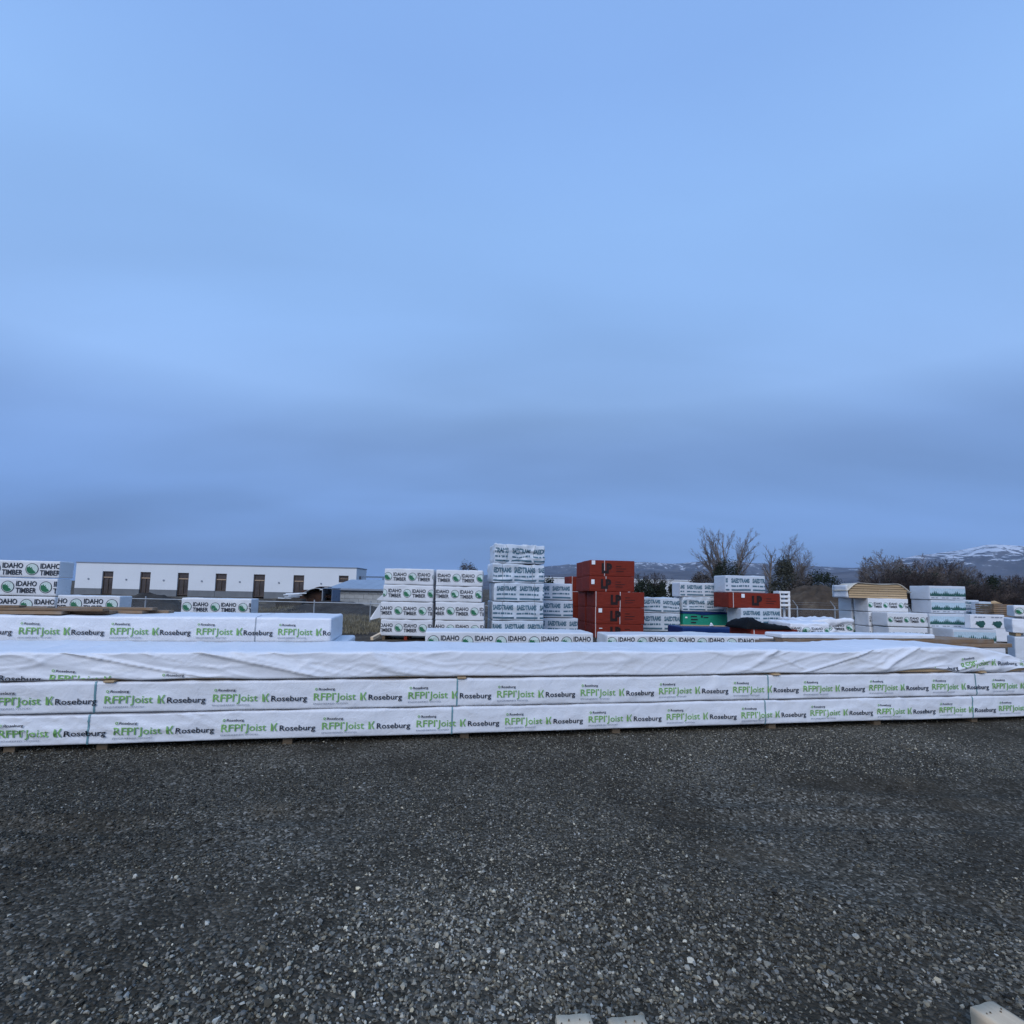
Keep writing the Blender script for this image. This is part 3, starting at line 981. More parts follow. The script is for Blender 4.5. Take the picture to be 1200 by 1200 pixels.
# ------------------------------------------------------------------ trees
def tubes(segs, sides=3):
    """segs: array (n, 8) p0, p1, r0, r1 -> verts, quads"""
    S = np.asarray(segs, float)
    p0, p1, r0, r1 = S[:, :3], S[:, 3:6], S[:, 6], S[:, 7]
    d = p1 - p0
    d /= np.maximum(np.linalg.norm(d, axis=1, keepdims=True), 1e-9)
    ref = np.where(np.abs(d[:, 2:3]) > .9, np.array([[1., 0, 0]]), np.array([[0., 0, 1]]))
    a = np.cross(d, ref); a /= np.linalg.norm(a, axis=1, keepdims=True)
    b = np.cross(d, a)
    n = len(S)
    V = np.zeros((n, 2 * sides, 3))
    for k in range(sides):
        t = 2 * math.pi * k / sides
        o = a * math.cos(t) + b * math.sin(t)
        V[:, k] = p0 + o * r0[:, None]
        V[:, sides + k] = p1 + o * r1[:, None]
    base = (np.arange(n) * 2 * sides)[:, None]
    Q = []
    for k in range(sides):
        k2 = (k + 1) % sides
        Q.append(np.concatenate([base + k, base + k2, base + sides + k2, base + sides + k], 1))
    return V.reshape(-1, 3), np.concatenate(Q)

def bare_tree_mesh(seed, height, stems=1, lean=0.25, levels=4, kids=(5, 5, 5, 4), ang=(0.35, 0.75), ratio=(0.45, 0.7), first=0.3, r_base=0.16, wob=0.12, up=0.10, bark=None, twig_r=0.012):
    rr = random.Random(seed)
    trunk, crown = [], []
    def grow(p, d, length, r, lev):
        nseg = (7, 6, 5, 4, 3)[min(lev, 4)]
        pts = [(p, r)]
        dd = d.copy()
        for i in range(nseg):
            dd = dd + Vector((rr.gauss(0, wob), rr.gauss(0, wob), rr.gauss(0, wob * .6) + up))
            dd.normalize()
            p2 = p + dd * (length / nseg)
            r2 = max(r * (1 - 0.62 * (i + 1) / nseg), twig_r * .6) if lev < levels else max(r * (1 - .8 * (i + 1) / nseg), twig_r * .35)
            (trunk if lev == 0 else crown).append((*p, *p2, pts[-1][1], r2))
            p = p2
            pts.append((p, r2))
        if lev >= levels:
            return
        k = kids[min(lev, len(kids) - 1)]
        for j in range(k):
            f = first + (1 - first) * (j + rr.random()) / k if lev == 0 else 0.18 + 0.82 * (j + rr.random()) / k
            i = min(int(f * nseg), nseg - 1)
            q, rq = pts[i]
            q2, rq2 = pts[i + 1]
            t = f * nseg - i
            base = q.lerp(q2, min(max(t, 0), 1))
            dirp = (q2 - q).normalized()
            a = rr.uniform(*ang)
            side = Vector((rr.gauss(0, 1), rr.gauss(0, 1), rr.gauss(0, .5)))
            side = (side - dirp * side.dot(dirp))
            if side.length < 1e-3: continue
            side.normalize()
            nd = dirp * math.cos(a) + side * math.sin(a)
            grow(base, nd, length * rr.uniform(*ratio) * (1.1 - .45 * f), max(min(rq, rq2) * 0.62, twig_r), lev + 1)
    for s in range(stems):
        a = 2 * math.pi * s / max(stems, 1) + rr.uniform(-.4, .4)
        ln = lean * rr.uniform(.6, 1.2) if stems > 1 else rr.uniform(0, .05)
        d = Vector((math.cos(a) * ln, math.sin(a) * ln, 1)).normalized()
        grow(Vector((math.cos(a) * .1 * (stems > 1), math.sin(a) * .1 * (stems > 1), -0.15)), d, height * rr.uniform(.8, 1.0), r_base * rr.uniform(.75, 1), 0)
    vt, qt = tubes(trunk, 6)
    vc, qc = tubes(crown, 3)
    return mesh_from('trunk', vt, qt, [bark], True), mesh_from('crown', vc, qc, [bark], True)

def leaf_crown_mesh(seed, rx, ry, h, z0, n, shape, mat, size=0.16):
    """leaf-sized faces spread in clumps through the crown's volume"""
    rng = np.random.default_rng(seed)
    nc = 60
    zc = rng.random(nc) ** .8
    prof = (lambda t: np.clip(1.02 - t, 0.05, 1) ** .75) if shape == 'cone' else (lambda t: np.sqrt(np.clip(1 - (2 * t - .85) ** 2 / 1.45, 0.02, 1)))
    a = rng.uniform(0, 6.283, nc)
    rad = prof(zc) * np.sqrt(rng.uniform(.25, 1.0, nc))
    C = np.stack([rad * np.cos(a) * rx, rad * np.sin(a) * ry, z0 + zc * h], -1)
    cr_ = rng.uniform(.10, .24, nc) * (rx + h * .5)
    ci = rng.integers(0, nc, n)
    dirs = rng.standard_normal((n, 3)); dirs /= np.linalg.norm(dirs, axis=1, keepdims=True)
    Pp = C[ci] + dirs * (cr_[ci] * rng.random(n) ** .5)[:, None] * np.array([1, 1, 1.15])
    nrm = dirs + rng.standard_normal((n, 3)) * .6 + np.array([0, 0, .3])
    nrm /= np.linalg.norm(nrm, axis=1, keepdims=True)
    t1 = np.cross(nrm, rng.standard_normal((n, 3))); t1 /= np.linalg.norm(t1, axis=1, keepdims=True)
    t2 = np.cross(nrm, t1)
    s = (size * rng.uniform(.5, 1.3, n))[:, None]
    V = np.stack([Pp - t1 * s * .5, Pp + t2 * s * .35, Pp + t1 * s * .6, Pp - t2 * s * .35], 1).reshape(-1, 3)
    V[:, 2] = np.maximum(V[:, 2], 0.02)
    return mesh_from('crown', V, np.arange(n * 4).reshape(-1, 4), [mat])

M['bark_grey'] = flat_mat('grey_bark', (0.19, 0.16, 0.14), 0.9, 0.3, 3, 0.1)
M['bark_brown'] = flat_mat('brown_twigs', (0.16, 0.12, 0.10), 0.9, 0.35, 1.2, 0.1)
M['bark_dark'] = flat_mat('dark_twigs', (0.075, 0.060, 0.056), 0.9, 0.3, 1.2, 0.1)
M['leaf_dark'] = flat_mat('dark_evergreen', (0.026, 0.034, 0.022), 0.85, 0.45, 1.5, 0.15)
M['leaf_olive'] = flat_mat('olive_evergreen', (0.060, 0.062, 0.048), 0.9, 0.4, 1.5, 0.1)
M['leaf_brown'] = flat_mat('dry_brown_leaf', (0.085, 0.072, 0.064), 0.9, 0.4, 1.5, 0.1)

def place_tree(name, label, parts, px, ytop, Y, ref_h, group=None, rot=0.0, cat='tree', wide=1.0):
    top = at(px, ytop, Y)
    s = top.z / ref_h
    gx = (top.x, Y, 0.0)
    root = thing(name, label, cat, gx, rot, group)
    root.scale = (s * wide, s * wide, s)
    for nm, me in parts:
        link(nm, me, root)
    return root

def top_of(*mes):
    z = 0
    for me in mes:
        v = np.zeros(len(me.vertices) * 3); me.vertices.foreach_get('co', v)
        z = max(z, v[2::3].max())
    return z

ta = bare_tree_mesh(4, 6.6, stems=6, lean=0.46, levels=4, kids=(9, 7, 5, 3), ang=(0.25, 0.62), ratio=(.32, .54), first=.28, r_base=.15, wob=.06, up=.025, bark=M['bark_grey'], twig_r=.008)
place_tree('bare_tree', 'tall bare tree with several fanning stems above the red panel bundle', [('trunk', ta[0]), ('crown', ta[1])], 851, 616, 62, top_of(*ta), 'bare trees in front of the hills', 0.3)
tb = bare_tree_mesh(9, 7.5, stems=1, levels=4, kids=(16, 7, 5, 3), ang=(0.45, 0.85), ratio=(.26, .40), first=.22, r_base=.18, wob=.05, up=.06, bark=M['bark_grey'], twig_r=.009)
place_tree('bare_tree', 'slim bare tree with one straight trunk left of the grey conifer', [('trunk', tb[0]), ('crown', tb[1])], 900, 638, 62, top_of(*tb), 'bare trees in front of the hills', 1.0)
tc = bare_tree_mesh(15, 7.0, stems=2, lean=.22, levels=4, kids=(10, 8, 5, 4), ang=(0.35, 0.9), ratio=(.42, .64), first=.2, r_base=.20, wob=.06, up=.05, bark=M['bark_grey'], twig_r=.009)
place_tree('bare_tree', 'wide spreading bare tree standing behind the grey conifer', [('trunk', tc[0]), ('crown', tc[1])], 934, 626, 66, top_of(*tc), 'bare trees in front of the hills', 2.2)

def evergreen(label, px, ytop, Y, rx, shape, mat, seed, size=.16, n=5200, bark='bark_dark', name='evergreen_shrub', group='evergreen shrubs by the hills'):
    top = at(px, ytop, Y)
    h = top.z
    crown = leaf_crown_mesh(seed, rx, rx, h * .93, h * .05, n, shape, M[mat], size)
    tr = tubes([(0, 0, -.1, 0, 0, h * .7, rx * .07 + .04, .02)], 6)
    root = thing(name, label, 'shrub' if 'shrub' in name else 'tree', (top.x, Y, 0), 0, group)
    link('trunk', mesh_from('trunk', *tr, [M[bark]], True), root)
    link('crown', crown, root)
    return root
evergreen('small dark evergreen at the foot of the fan shaped bare tree', 852, 657, 60, 1.7, 'round', 'leaf_dark', 3)
evergreen('tall grey brown conifer between two bare trees', 919, 657, 58, 2.3, 'cone', 'leaf_olive', 5, n=8000, name='conifer_tree', group=None)
evergreen('round dark bush right of the grey conifer', 962, 673, 57, 2.0, 'round', 'leaf_dark', 7, n=6000)
evergreen('low grey brown bush between conifer and round dark bush', 941, 678, 55, 1.5, 'round', 'leaf_brown', 8, n=5000)
evergreen('low brown scrub left of the fan shaped bare tree', 822, 674, 60, 1.6, 'round', 'leaf_brown', 9, n=3800)
evergreen('pointed dark shrub next to the red panel stack', 776, 684, 55, .8, 'cone', 'leaf_dark', 11, n=3000)
evergreen('smaller pointed dark shrub beside the wrapped bundles', 787, 686, 55, .7, 'cone', 'leaf_dark', 12, n=2500)
evergreen('dark rounded shrub against the red panel stack', 757, 683, 56, 1.6, 'round', 'leaf_dark', 13, n=4500)
evergreen('tiny dark bush between white bundles and mountain', 643, 679, 50, .6, 'round', 'leaf_dark', 14, n=1500)
evergreen('treetop peeking over the lumber stack before the tall bundles', 549, 662, 75, 2.0, 'round', 'leaf_brown', 16, n=4000)

sh1 = bare_tree_mesh(21, 4.2, stems=5, lean=.4, levels=4, kids=(7, 6, 5, 3), ang=(.28, .75), ratio=(.36, .58), first=.15, r_base=.07, wob=.1, up=.03, bark=M['bark_brown'], twig_r=.011)
sh2 = bare_tree_mesh(22, 4.2, stems=5, lean=.45, levels=4, kids=(9, 8, 5, 3), ang=(.35, .9), ratio=(.4, .7), first=.12, r_base=.08, wob=.11, up=.05, bark=M['bark_dark'], twig_r=.012)
sh3 = bare_tree_mesh(23, 4.6, stems=3, lean=.4, levels=4, kids=(9, 7, 5, 4), ang=(.35, .9), ratio=(.45, .7), first=.15, r_base=.11, wob=.1, up=.05, bark=M['bark_grey'], twig_r=.014)
SH = [(m, top_of(*m)) for m in (sh1, sh2, sh3)]
place_tree('bare_shrub', 'dark bare shrub right behind the red panel stack', [('trunk', sh2[0]), ('crown', sh2[1])], 762, 668, 57, SH[1][1], 'bare shrubs in front of the hills', .4, 'shrub')
wood_row = [  # column, top, distance, kind, label
    (1030, 649, 70, 2, 'broad pale bare tree first in the row on the right'),
    (1052, 652, 74, 0, 'bare brown tree second in the row above the pale lumber pack'),
    (1078, 655, 72, 0, 'bare brown tree above the pine printed stack'),
    (1098, 657, 76, 1, 'dark bare tree over the right end of the pine printed stack'),
    (1116, 662, 70, 2, 'bare tree below the start of the snowy slope'),
    (1134, 672, 68, 1, 'low dark thicket tree under the snowy slope'),
    (1150, 675, 66, 0, 'low brown thicket tree left of the small pointed conifer'),
    (1178, 676, 68, 1, 'dark brown thicket tree near the right edge'),
    (1198, 672, 70, 0, 'brown bare tree cut by the right edge of the picture'),
    (1222, 676, 72, 2, 'bare tree just past the right edge'),
    (1042, 668, 64, 1, 'dark low bare shrub behind the pale lumber pack'),
    (1066, 671, 63, 1, 'dark low bare shrub at the foot of the brown trees'),
    (1090, 672, 62, 1, 'dark low bare shrub behind the pine printed stack'),
    (1112, 678, 62, 0, 'low brown shrub right of the pine printed stack'),
    (1140, 684, 61, 1, 'low dark shrub above the two small wrapped bundles'),
    (1160, 688, 61, 0, 'low brown shrub behind the brown lumber pack'),
    (1186, 687, 61, 1, 'low dark shrub in the far right thicket'),
]
for i, (px, yt, Y, k, lab) in enumerate(wood_row):
    mm, hh = SH[k]
    yt -= 5 if Y > 65 else 3
    place_tree('bare_tree' if Y > 65 else 'bare_shrub', lab, [('trunk', mm[0]), ('crown', mm[1])], px, yt, Y, hh, 'bare trees and shrubs behind the right hand stacks', i * 1.7, 'tree' if Y > 65 else 'shrub', 1.05 if Y > 65 else 1.35)
evergreen('dark evergreen mass in the row behind the pale lumber pack', 1060, 668, 66, 2.2, 'round', 'leaf_dark', 31, n=3200, size=.16)
evergreen('dark evergreen behind the pine printed stack', 1086, 674, 65, 2.0, 'round', 'leaf_dark', 32, n=2600, size=.16)
evergreen('dark evergreen filling the thicket right of the pine printed stack', 1128, 680, 64, 2.0, 'round', 'leaf_dark', 33, n=2600, size=.16)
evergreen('small pointed conifer in the right thicket below the snow', 1163, 677, 63, 1.3, 'cone', 'leaf_dark', 34, n=3500, name='conifer_tree', group=None)
evergreen('dark brushy evergreen at the far right edge', 1192, 684, 63, 2.6, 'round', 'leaf_brown', 35, n=5000, size=.2)

# ------------------------------------------------------------------ white building
M['b_white'] = flat_mat('white_render', (0.70, 0.72, 0.74), 0.8, 0.04, 0.4, 0.2, 0, 0.1, 8)
M['b_grey'] = flat_mat('grey_plinth', (0.17, 0.18, 0.19), 0.8, 0.12, 1.0, 0.2)
M['b_trim'] = flat_mat('grey_flashing', (0.22, 0.25, 0.30), 0.5, 0.05, 1.0, 0.3)
M['w_frame'] = flat_mat('brown_window_frame', (0.085, 0.062, 0.048), 0.6, 0.1, 3, 0.3)
M['w_pane'] = flat_mat('dark_window_glass', (0.07, 0.056, 0.05), 0.18, 0.3, 1.5, 0.5)
M['w_bar'] = flat_mat('pale_window_bar', (0.42, 0.30, 0.20), 0.6, 0.1, 3, 0.3)

def bx(name, parent, x0, x1, y0, y1, z0, z1, mat, ch=0.01):
    me = box_mesh(x1 - x0, y1 - y0, z1 - z0, M[mat], ch, name)
    return link(name, me, parent, (x0, y0, z0))

def white_building():
    Y = 64.0
    pl, pr = at(90, 657.5, Y), at(418, 668, Y)
    L = pr.x - pl.x
    zt = 0.5 * (pl.z + pr.z)
    root = thing('white_building', 'long low white building with a row of tall brown windows', 'building', (pl.x, Y, 0))
    pxs = [(119, 131.7, 0), (163.5, 175.6, 0), (207.5, 220.5, 0), (252, 265, 1), (296.7, 310, 0), (343.5, 356, 0), (396.7, 408, 2)]
    wins = []
    for a, b_, k in pxs:
        xa = at(a, 685, Y).x - pl.x; xb = at(b_, 685, Y).x - pl.x
        zb = (0.12, 0.75, 2.35)[k]
        ztop = zt - 1.0
        if k == 2:
            ztop, zb = at(402, 674.6, Y).z, at(402, 682.6, Y).z
        wins.append((xa, xb, zb, ztop))
    T = 0.4
    zp = 0.78                    # top of the grey plinth band
    x = 0.0
    edges = [(w[0], w[1]) for w in wins]
    for i in range(len(wins) + 1):
        x1 = wins[i][0] if i < len(wins) else L
        bx('wall_panel', root, x, x1, 0, T, zp, zt, 'b_white', .015)
        bx('plinth', root, x + .004, x1 - .004, -.03, T, -.3, zp, 'b_grey', .01)
        if x1 - x > 1.5:
            mid = (x + x1) / 2
            v, q = tubes([(mid, -.06, 1.95, mid, .02, 1.95, .11, .11)], 10)
            vv = np.concatenate([v, [[mid, -.06, 1.95]]])
            cap = np.array([[len(v), (k + 1) % 10, k] for k in range(10)])
            link('vent', mesh_from('vent', vv, [q, cap], [M['b_trim']]), root)
        x = wins[i][1] if i < len(wins) else L
    for (xa, xb, zb, ztop) in wins:
        bx('wall_panel', root, xa, xb, .003, T, ztop, zt - .002, 'b_white', .01)
        if zb > .2:
            bx('wall_panel', root, xa, xb, .003, T, -.2, zb, 'b_white' if zb > 1 else 'b_grey', .01)
        w = bx('window', root, xa + .02, xb - .02, .20, .26, zb + .02, ztop - .02, 'w_pane', .004)
        h = ztop - zb
        fr = .09
        W = xb - xa - .04
        H = h - .04
        for (a, b2, c, d, nm, mt) in ((0, fr, 0, H, 'frame', 'w_frame'), (W - fr, W, 0, H, 'frame', 'w_frame'), (fr, W - fr, H - fr, H, 'frame', 'w_frame'), (fr, W - fr, 0, fr, 'frame', 'w_frame'),
                                      (fr, W - fr, H - .78 if h > 1.4 else H * .5, (H - .66) if h > 1.4 else H * .5 + .05, 'transom', 'w_bar'), (W / 2 - .04, W / 2 + .04, fr, (H - .78) if h > 1.4 else H * .5, 'mullion', 'w_frame')):
            bx(nm, w, a, b2, -.08, 0.01, c, d, mt, .004)
    bx('side_wall', root, L - T, L - .003, T, 4.4, -.2, zt - .003, 'b_white', .015)
    bx('side_wall', root, .003, T, T, 4.4, -.2, zt - .003, 'b_white', .015)
    bx('back_wall', root, T, L - T, 4.0, 4.4, -.2, zt - .003, 'b_white', .015)
    bx('roof', root, T, L - T, T, 4.0, zt - .35, zt - .2, 'b_trim', .01)
    bx('coping', root, -.06, L + .06, -.07, T + .05, zt, zt + .12, 'b_trim', .01)
    bx('coping', root, L - T, L + .06, T + .06, 4.4, zt, zt + .12, 'b_trim', .01)
    o = bx('side_window', root, L - .01, L + .02, 1.2, 2.4, 2.3, 3.0, 'w_pane', .004)
white_building()

def low_shed(label, xa, xb, yt, Y, depth, mat='b_white', name='white_shed'):
    a, b = at(xa, yt, Y), at(xb, yt + ROLL * (xb - xa), Y)
    root = thing(name, label, 'building', (a.x, Y, 0))
    L = b.x - a.x
    h = a.z
    n = max(3, int(L / 4))
    for i in range(n):
        bx('wall_panel', root, L * i / n + .01, L * (i + 1) / n - .01, 0, .25, -.2, h - .02, mat, .02)
    bx('roof', root, -.2, L + .2, -.15, depth, h, h + .16, mat, .03)
    bx('back_wall', root, .01, L - .01, depth - .4, depth - .15, -.2, h - .02, mat, .02)
    return root
low_shed('long white shed roof seen between the panel stacks and the hills', 600, 812, 676.5, 95, 9)

# ------------------------------------------------------------------ grey block shed, steel rail and scrap
M['block'] = flat_mat('grey_block', (0.38, 0.385, 0.375), 0.9, 0.18, 2.0, 0.15, 0, .4, 14)
M['metal_roof'] = flat_mat('blue_grey_metal', (0.30, 0.36, 0.43), 0.45, 0.08, 1.0, 0.4, 0.2)
M['steel'] = flat_mat('galvanised_steel', (0.38, 0.40, 0.42), 0.5, 0.1, 4.0, 0.4, 0.35)
M['steel_blue'] = flat_mat('blue_grey_steel', (0.12, 0.17, 0.25), 0.5, 0.1, 4.0, 0.4)
M['rust'] = flat_mat('rusty_steel', (0.055, 0.030, 0.021), 0.85, 0.45, 2.0, 0.2, 0, .6, 12)
M['shadow_in'] = flat_mat('dark_opening', (0.02, 0.018, 0.018), 0.9, 0.2, 2, .1)

def block_shed():
    Y = 44.0
    a, b = at(388, 690, Y), at(470, 692, Y)
    L = b.x - a.x
    h = a.z
    root = thing('block_shed', 'grey block shed with a shallow blue grey metal roof', 'building', (a.x, Y, 0))
    # block courses, each block its own piece
    bw, bh = 0.80, 0.40
    nrow = int(math.ceil(h / bh)); ncol = int(math.ceil(L / bw))
    me = box_mesh(bw - .015, .3, bh - .015, M['block'], .012, 'block')
    meh = box_mesh(bw / 2 - .015, .3, bh - .015, M['block'], .012, 'block')
    for r in range(nrow):
        z = h - (r + 1) * bh
        x = 0.0
        if r % 2:
            link('block', meh, root, (0, 0, z)); x = bw / 2
        while x < L - .3:
            link('block', me, root, (x, 0, z)); x += bw
    bx('back_wall', root, .05, L, .32, .5, -.3, h - .02, 'block', .01)
    # sloping roof sheets
    ro = at(396, 679.5, Y + 4.0)
    n = 7
    for i in range(n):
        x0, x1 = -.25 + (L + .4) * i / n, -.25 + (L + .4) * (i + 1) / n
        P, Q = surf_grid(np.array([x0 + .01, x1 - .01]), np.array([-.3, 4.0]), np.array([0, .06]))
        P[:, 2] += h + (P[:, 1] + .3) * (ro.z - h) / 4.3
        P[:, 0] += (P[:, 1] + .3) * 0.16
        link('roof_sheet', mesh_from('roof_sheet', P, Q, [M['metal_roof']]), root)
    bx('fascia', root, -.25, L + .15, -.36, -.31, h - .10, h + .05, 'b_trim', .006)
block_shed()

def steel_rail():
    Y = 50.0
    a, b = at(423, 675, Y), at(475, 678, Y)
    root = thing('steel_rack', 'thin blue grey steel rail on posts above the block shed roof', 'steel rack', (a.x, Y, 0))
    L = b.x - a.x
    zt = a.z
    bx('rail', root, 0, L, 0, .12, zt - .14, zt, 'steel_blue', .01)
    for i in range(3):
        x = 0.0 + i * (L - .14) / 2
        bx('post', root, x, x + .12, .01, .11, -.1, zt - .145, 'steel_blue', .01)
steel_rail()

def scrap():
    Y = 40.0
    rr = random.Random(4)
    # open rusty container
    a = at(345, 690, Y)
    root = thing('scrap_heap', 'rusty heap of scrap metal before the white building', 'scrap', (a.x, Y, 0))
    xr = at(388, 690, Y).x - a.x
    z_low = at(365, 703, Y).z
    ztop = at(368, 686, Y).z
    def sheet(x0, x1, za, zb, bulge, y, mat, nm):
        t = np.linspace(0, 1, 13)
        X = x0 + (x1 - x0) * t
        Z = za + (zb - za) * t + bulge * np.sin(t * math.pi * .9)
        V = []
        for yy in (y, y + 1.6):
            for dz in (0, .04):
                V.append(np.stack([X, np.full(13, yy) + .1 * np.sin(3 * t), Z + dz], -1))
        V = np.concatenate(V)
        Q = []
        for k in range(12):
            A, B, C, D_ = k, 13 + k, 26 + k, 39 + k
            Q += [(A, A + 1, B + 1, B), (B, B + 1, D_ + 1, D_), (C + 1, C, D_, D_ + 1), (A + 1, A, C, C + 1)]
        link(nm, mesh_from(nm, V, np.array(Q), [M[mat]], True), root)
    sheet(0.55, 2.1, z_low + .35, ztop - .35, .25, -.2, 'steel', 'bent_sheet')
    sheet(1.1, 2.3, ztop - .45, ztop - .2, .18, .2, 'rust', 'bent_sheet')
    for i in range(16):
        x = rr.uniform(-.1, 2.1); w = rr.uniform(.5, 1.2)
        o = bx('scrap_piece', root, 0, w, 0, .12, 0, rr.uniform(.12, .4), 'rust', .01)
        o.location = (x, rr.uniform(.0, 1.6), rr.uniform(0, 1.3) * (1 - abs(x - 1.3) / 2.2))
        o.rotation_euler = (rr.uniform(-.2, .2), rr.uniform(-.25, .25), rr.uniform(-.5, .5))
    bx('heap_core', root, .1, 2.2, .5, 1.8, 0, 1.35, 'rust', .3)
    bx('bin_wall', root, 2.2, 2.25, -.1, 1.8, 0, ztop - .25, 'steel', .01)
    bx('bin_wall', root, 2.95, 3.0, -.1, 1.8, 0, ztop - .30, 'steel_blue', .01)
    bx('bin_back', root, 2.26, 2.94, 1.7, 1.75, 0, ztop - .28, 'shadow_in', .01)
    bx('bin_lid', root, 2.2, 3.0, -.12, 1.8, ztop - .24, ztop - .18, 'steel_blue', .01)
    # white pipes lying in front
    p = at(330, 699, 38)
    r2 = thing('pipe_pile', 'small heap of white plastic pipe beside the rusty scrap', 'pipes', (p.x, 38, 0))
    for i in range(5):
        x0 = rr.uniform(-.2, .4); x1 = x0 + rr.uniform(.8, 1.5)
        z = .72 + .08 * i
        v, q = tubes([(x0, rr.uniform(-.3, .3), z, x1, rr.uniform(-.3, .3), z + rr.uniform(-.1, .12), .045, .045)], 8)
        link('pipe', mesh_from('pipe', v, q, [M['b_white']], True), r2)
    bx('pile_base', r2, -.3, 1.7, -.4, .5, -.1, .70, 'mound_dark', .15)
scrap()

# ------------------------------------------------------------------ wire fence
def wire_fence(label, xa, xb, Y, yrail, arms, spacing=2.45, shift=0.0):
    a, b = at(xa, yrail, Y), at(xb, yrail, Y)
    zr = 0.5 * (at(xa, yrail, Y).z + 0) if False else at((xa + xb) / 2, yrail, Y).z
    root = thing('wire_fence', label, 'fence', (a.x, Y, 0))
    L = b.x - a.x
    v, q = tubes([(0, 0, zr, L, 0, zr, .022, .022)], 8)
    link('top_rail', mesh_from('top_rail', v, q, [M['steel']], True), root)
    x = shift
    while x < L:
        segs = [(x, .04, -.2, x, .04, zr + .12, .032, .030)]
        if arms:
            segs.append((x, .04, zr + .12, x - .22, .04, zr + .42, .022, .016))
        v, q = tubes(segs, 8)
        link('post', mesh_from('post', v, q, [M['steel']], True), root)
        x += spacing
    # chain link: two families of diagonal wires
    segs = []
    st = 0.085
    n = int((L + zr) / st)
    for i in range(n):
        x0 = i * st - zr
        for s in (1, -1):
            xa_, za, xb_, zb = (x0, 0.03, x0 + zr, zr) if s == 1 else (x0 + zr, 0.03, x0, zr)
            # trim to the ends
            def cutx(xc, x1, z1, x2, z2):
                return z1 + (z2 - z1) * (xc - x1) / (x2 - x1)
            p1, p2 = (xa_, za), (xb_, zb)
            lo, hi = (p1, p2) if p1[0] < p2[0] else (p2, p1)
            if hi[0] <= 0 or lo[0] >= L: continue
            if lo[0] < 0: lo = (0, cutx(0, *p1, *p2))
            if hi[0] > L: hi = (L, cutx(L, *p1, *p2))
            segs.append((lo[0], 0, lo[1], hi[0], 0, hi[1], .0011, .0011))
    v, q = tubes(segs, 3)
    o = link('chain_link', mesh_from('chain_link', v, q, [M['steel']]), root)
    o['kind'] = 'stuff'
    if arms:
        segs = [(0, .04, zr + d, L, .04, zr + d, .003, .003) for d in (.22, .32)]
        v, q = tubes(segs, 3)
        link('barbed_wire', mesh_from('barbed_wire', v, q, [M['steel']]), root)
    return zr
# the post seen at column 367 sits on the module
Yf = 24.0
x367 = at(368, 703, Yf).x; x0f = at(-40, 703, Yf).x
sp = at(434, 703, Yf).x - x367
wire_fence('low galvanised wire fence in front of the white building', -40, 640, Yf, 704.5, False, sp, (x367 - x0f) % sp)
x933 = at(935, 715, 25.0).x; x0r = at(650, 715, 25.0).x
sp2 = at(979, 715, 25.0).x - x933
wire_fence('wire fence with angled post arms in front of the dirt mound', 650, 1290, 25.0, 714.5, True, sp2, (x933 - x0r) % sp2)

# ================================================================== FRONT JOIST STACK
KF = 0.185
YAWF = math.atan(KF)
def row_origin(c, x):
    return Vector((x, c + KF * x, 0))

P0 = row_origin(6.04, -8.0)
LF = 18.0
def uF(px, py, p0=P0):
    return hit_line(px, py, p0, YAWF)

def long_deform(L, D, H, amp, seed):
    base = default_deform(L, D, H, amp, seed)
    def f(P, n):
        add = base(P, n)
        w = vnoise(np.stack([P[:, 0] * .55, np.zeros(len(P)), np.zeros(len(P))], -1), seed + 40)
        w2 = vnoise(np.stack([P[:, 0] * 1.9, np.zeros(len(P)), np.zeros(len(P))], -1), seed + 41)
        add[:, 2] += (0.006 * w + 0.0025 * w2)
        # small crumples of the sheet
        add += (0.006 * ridge(P * np.array([2.2, 3.0, 5.0]) + 3.7, seed + 60) + 0.004 * ridge(P * np.array([5.5, 4.0, 9.0]) + 1.3, seed + 61))[:, None] * n * np.clip(P[:, 2:3] / (.15 * H), 0, 1)
        # shallow slack folds running at a slant, strongest in patches
        patchy = np.clip(vnoise(np.stack([P[:, 0] * .45 + 7, np.zeros(len(P)), np.zeros(len(P))], -1), seed + 50) * 1.6 - .1, 0, 1)
        c = P[:, 2] * 10 + P[:, 0] * 4.2
        fold = ridge(np.stack([c, P[:, 0] * .8, P[:, 1] * 2], -1), seed + 51)
        add[:, 1] -= 0.018 * fold * patchy * np.clip(-n[:, 1], 0, 1) * np.clip(P[:, 2] / (.2 * H), 0, 1)
        return add
    return f

h1, h2 = 0.290, 0.300
bundle('joist_bundle', 'bottom white wrapped joist bundle of the long front stack', 'joist bundle', 'joist bundles of the front stack',
       P0 + Vector((0, 0, 0.072)), YAWF, LF, 1.06, h1, style='rfpi', start=uF(591.7, 845), deform=long_deform(LF, 1.06, h1, .013, 3), step=.06, xgrid=.035, zgrid=.026, rad=.018,
       straps=[uF(104, 850), uF(529.5, 845), uF(896, 835), uF(1139, 828)], strap_mat='strap_teal', strap_w=.016)
bundle('joist_bundle', 'middle white wrapped joist bundle of the long front stack', 'joist bundle', 'joist bundles of the front stack',
       P0 + Vector((0, 0, 0.376)), YAWF, LF, 1.06, h2, style='rfpi', start=uF(582.3, 812), deform=long_deform(LF, 1.06, h2, .014, 8), step=.06, xgrid=.035, zgrid=.026, rad=.018,
       straps=[uF(112, 815), uF(535.5, 812), uF(900, 805), uF(1143, 800)], strap_mat='strap_teal', strap_w=.016)

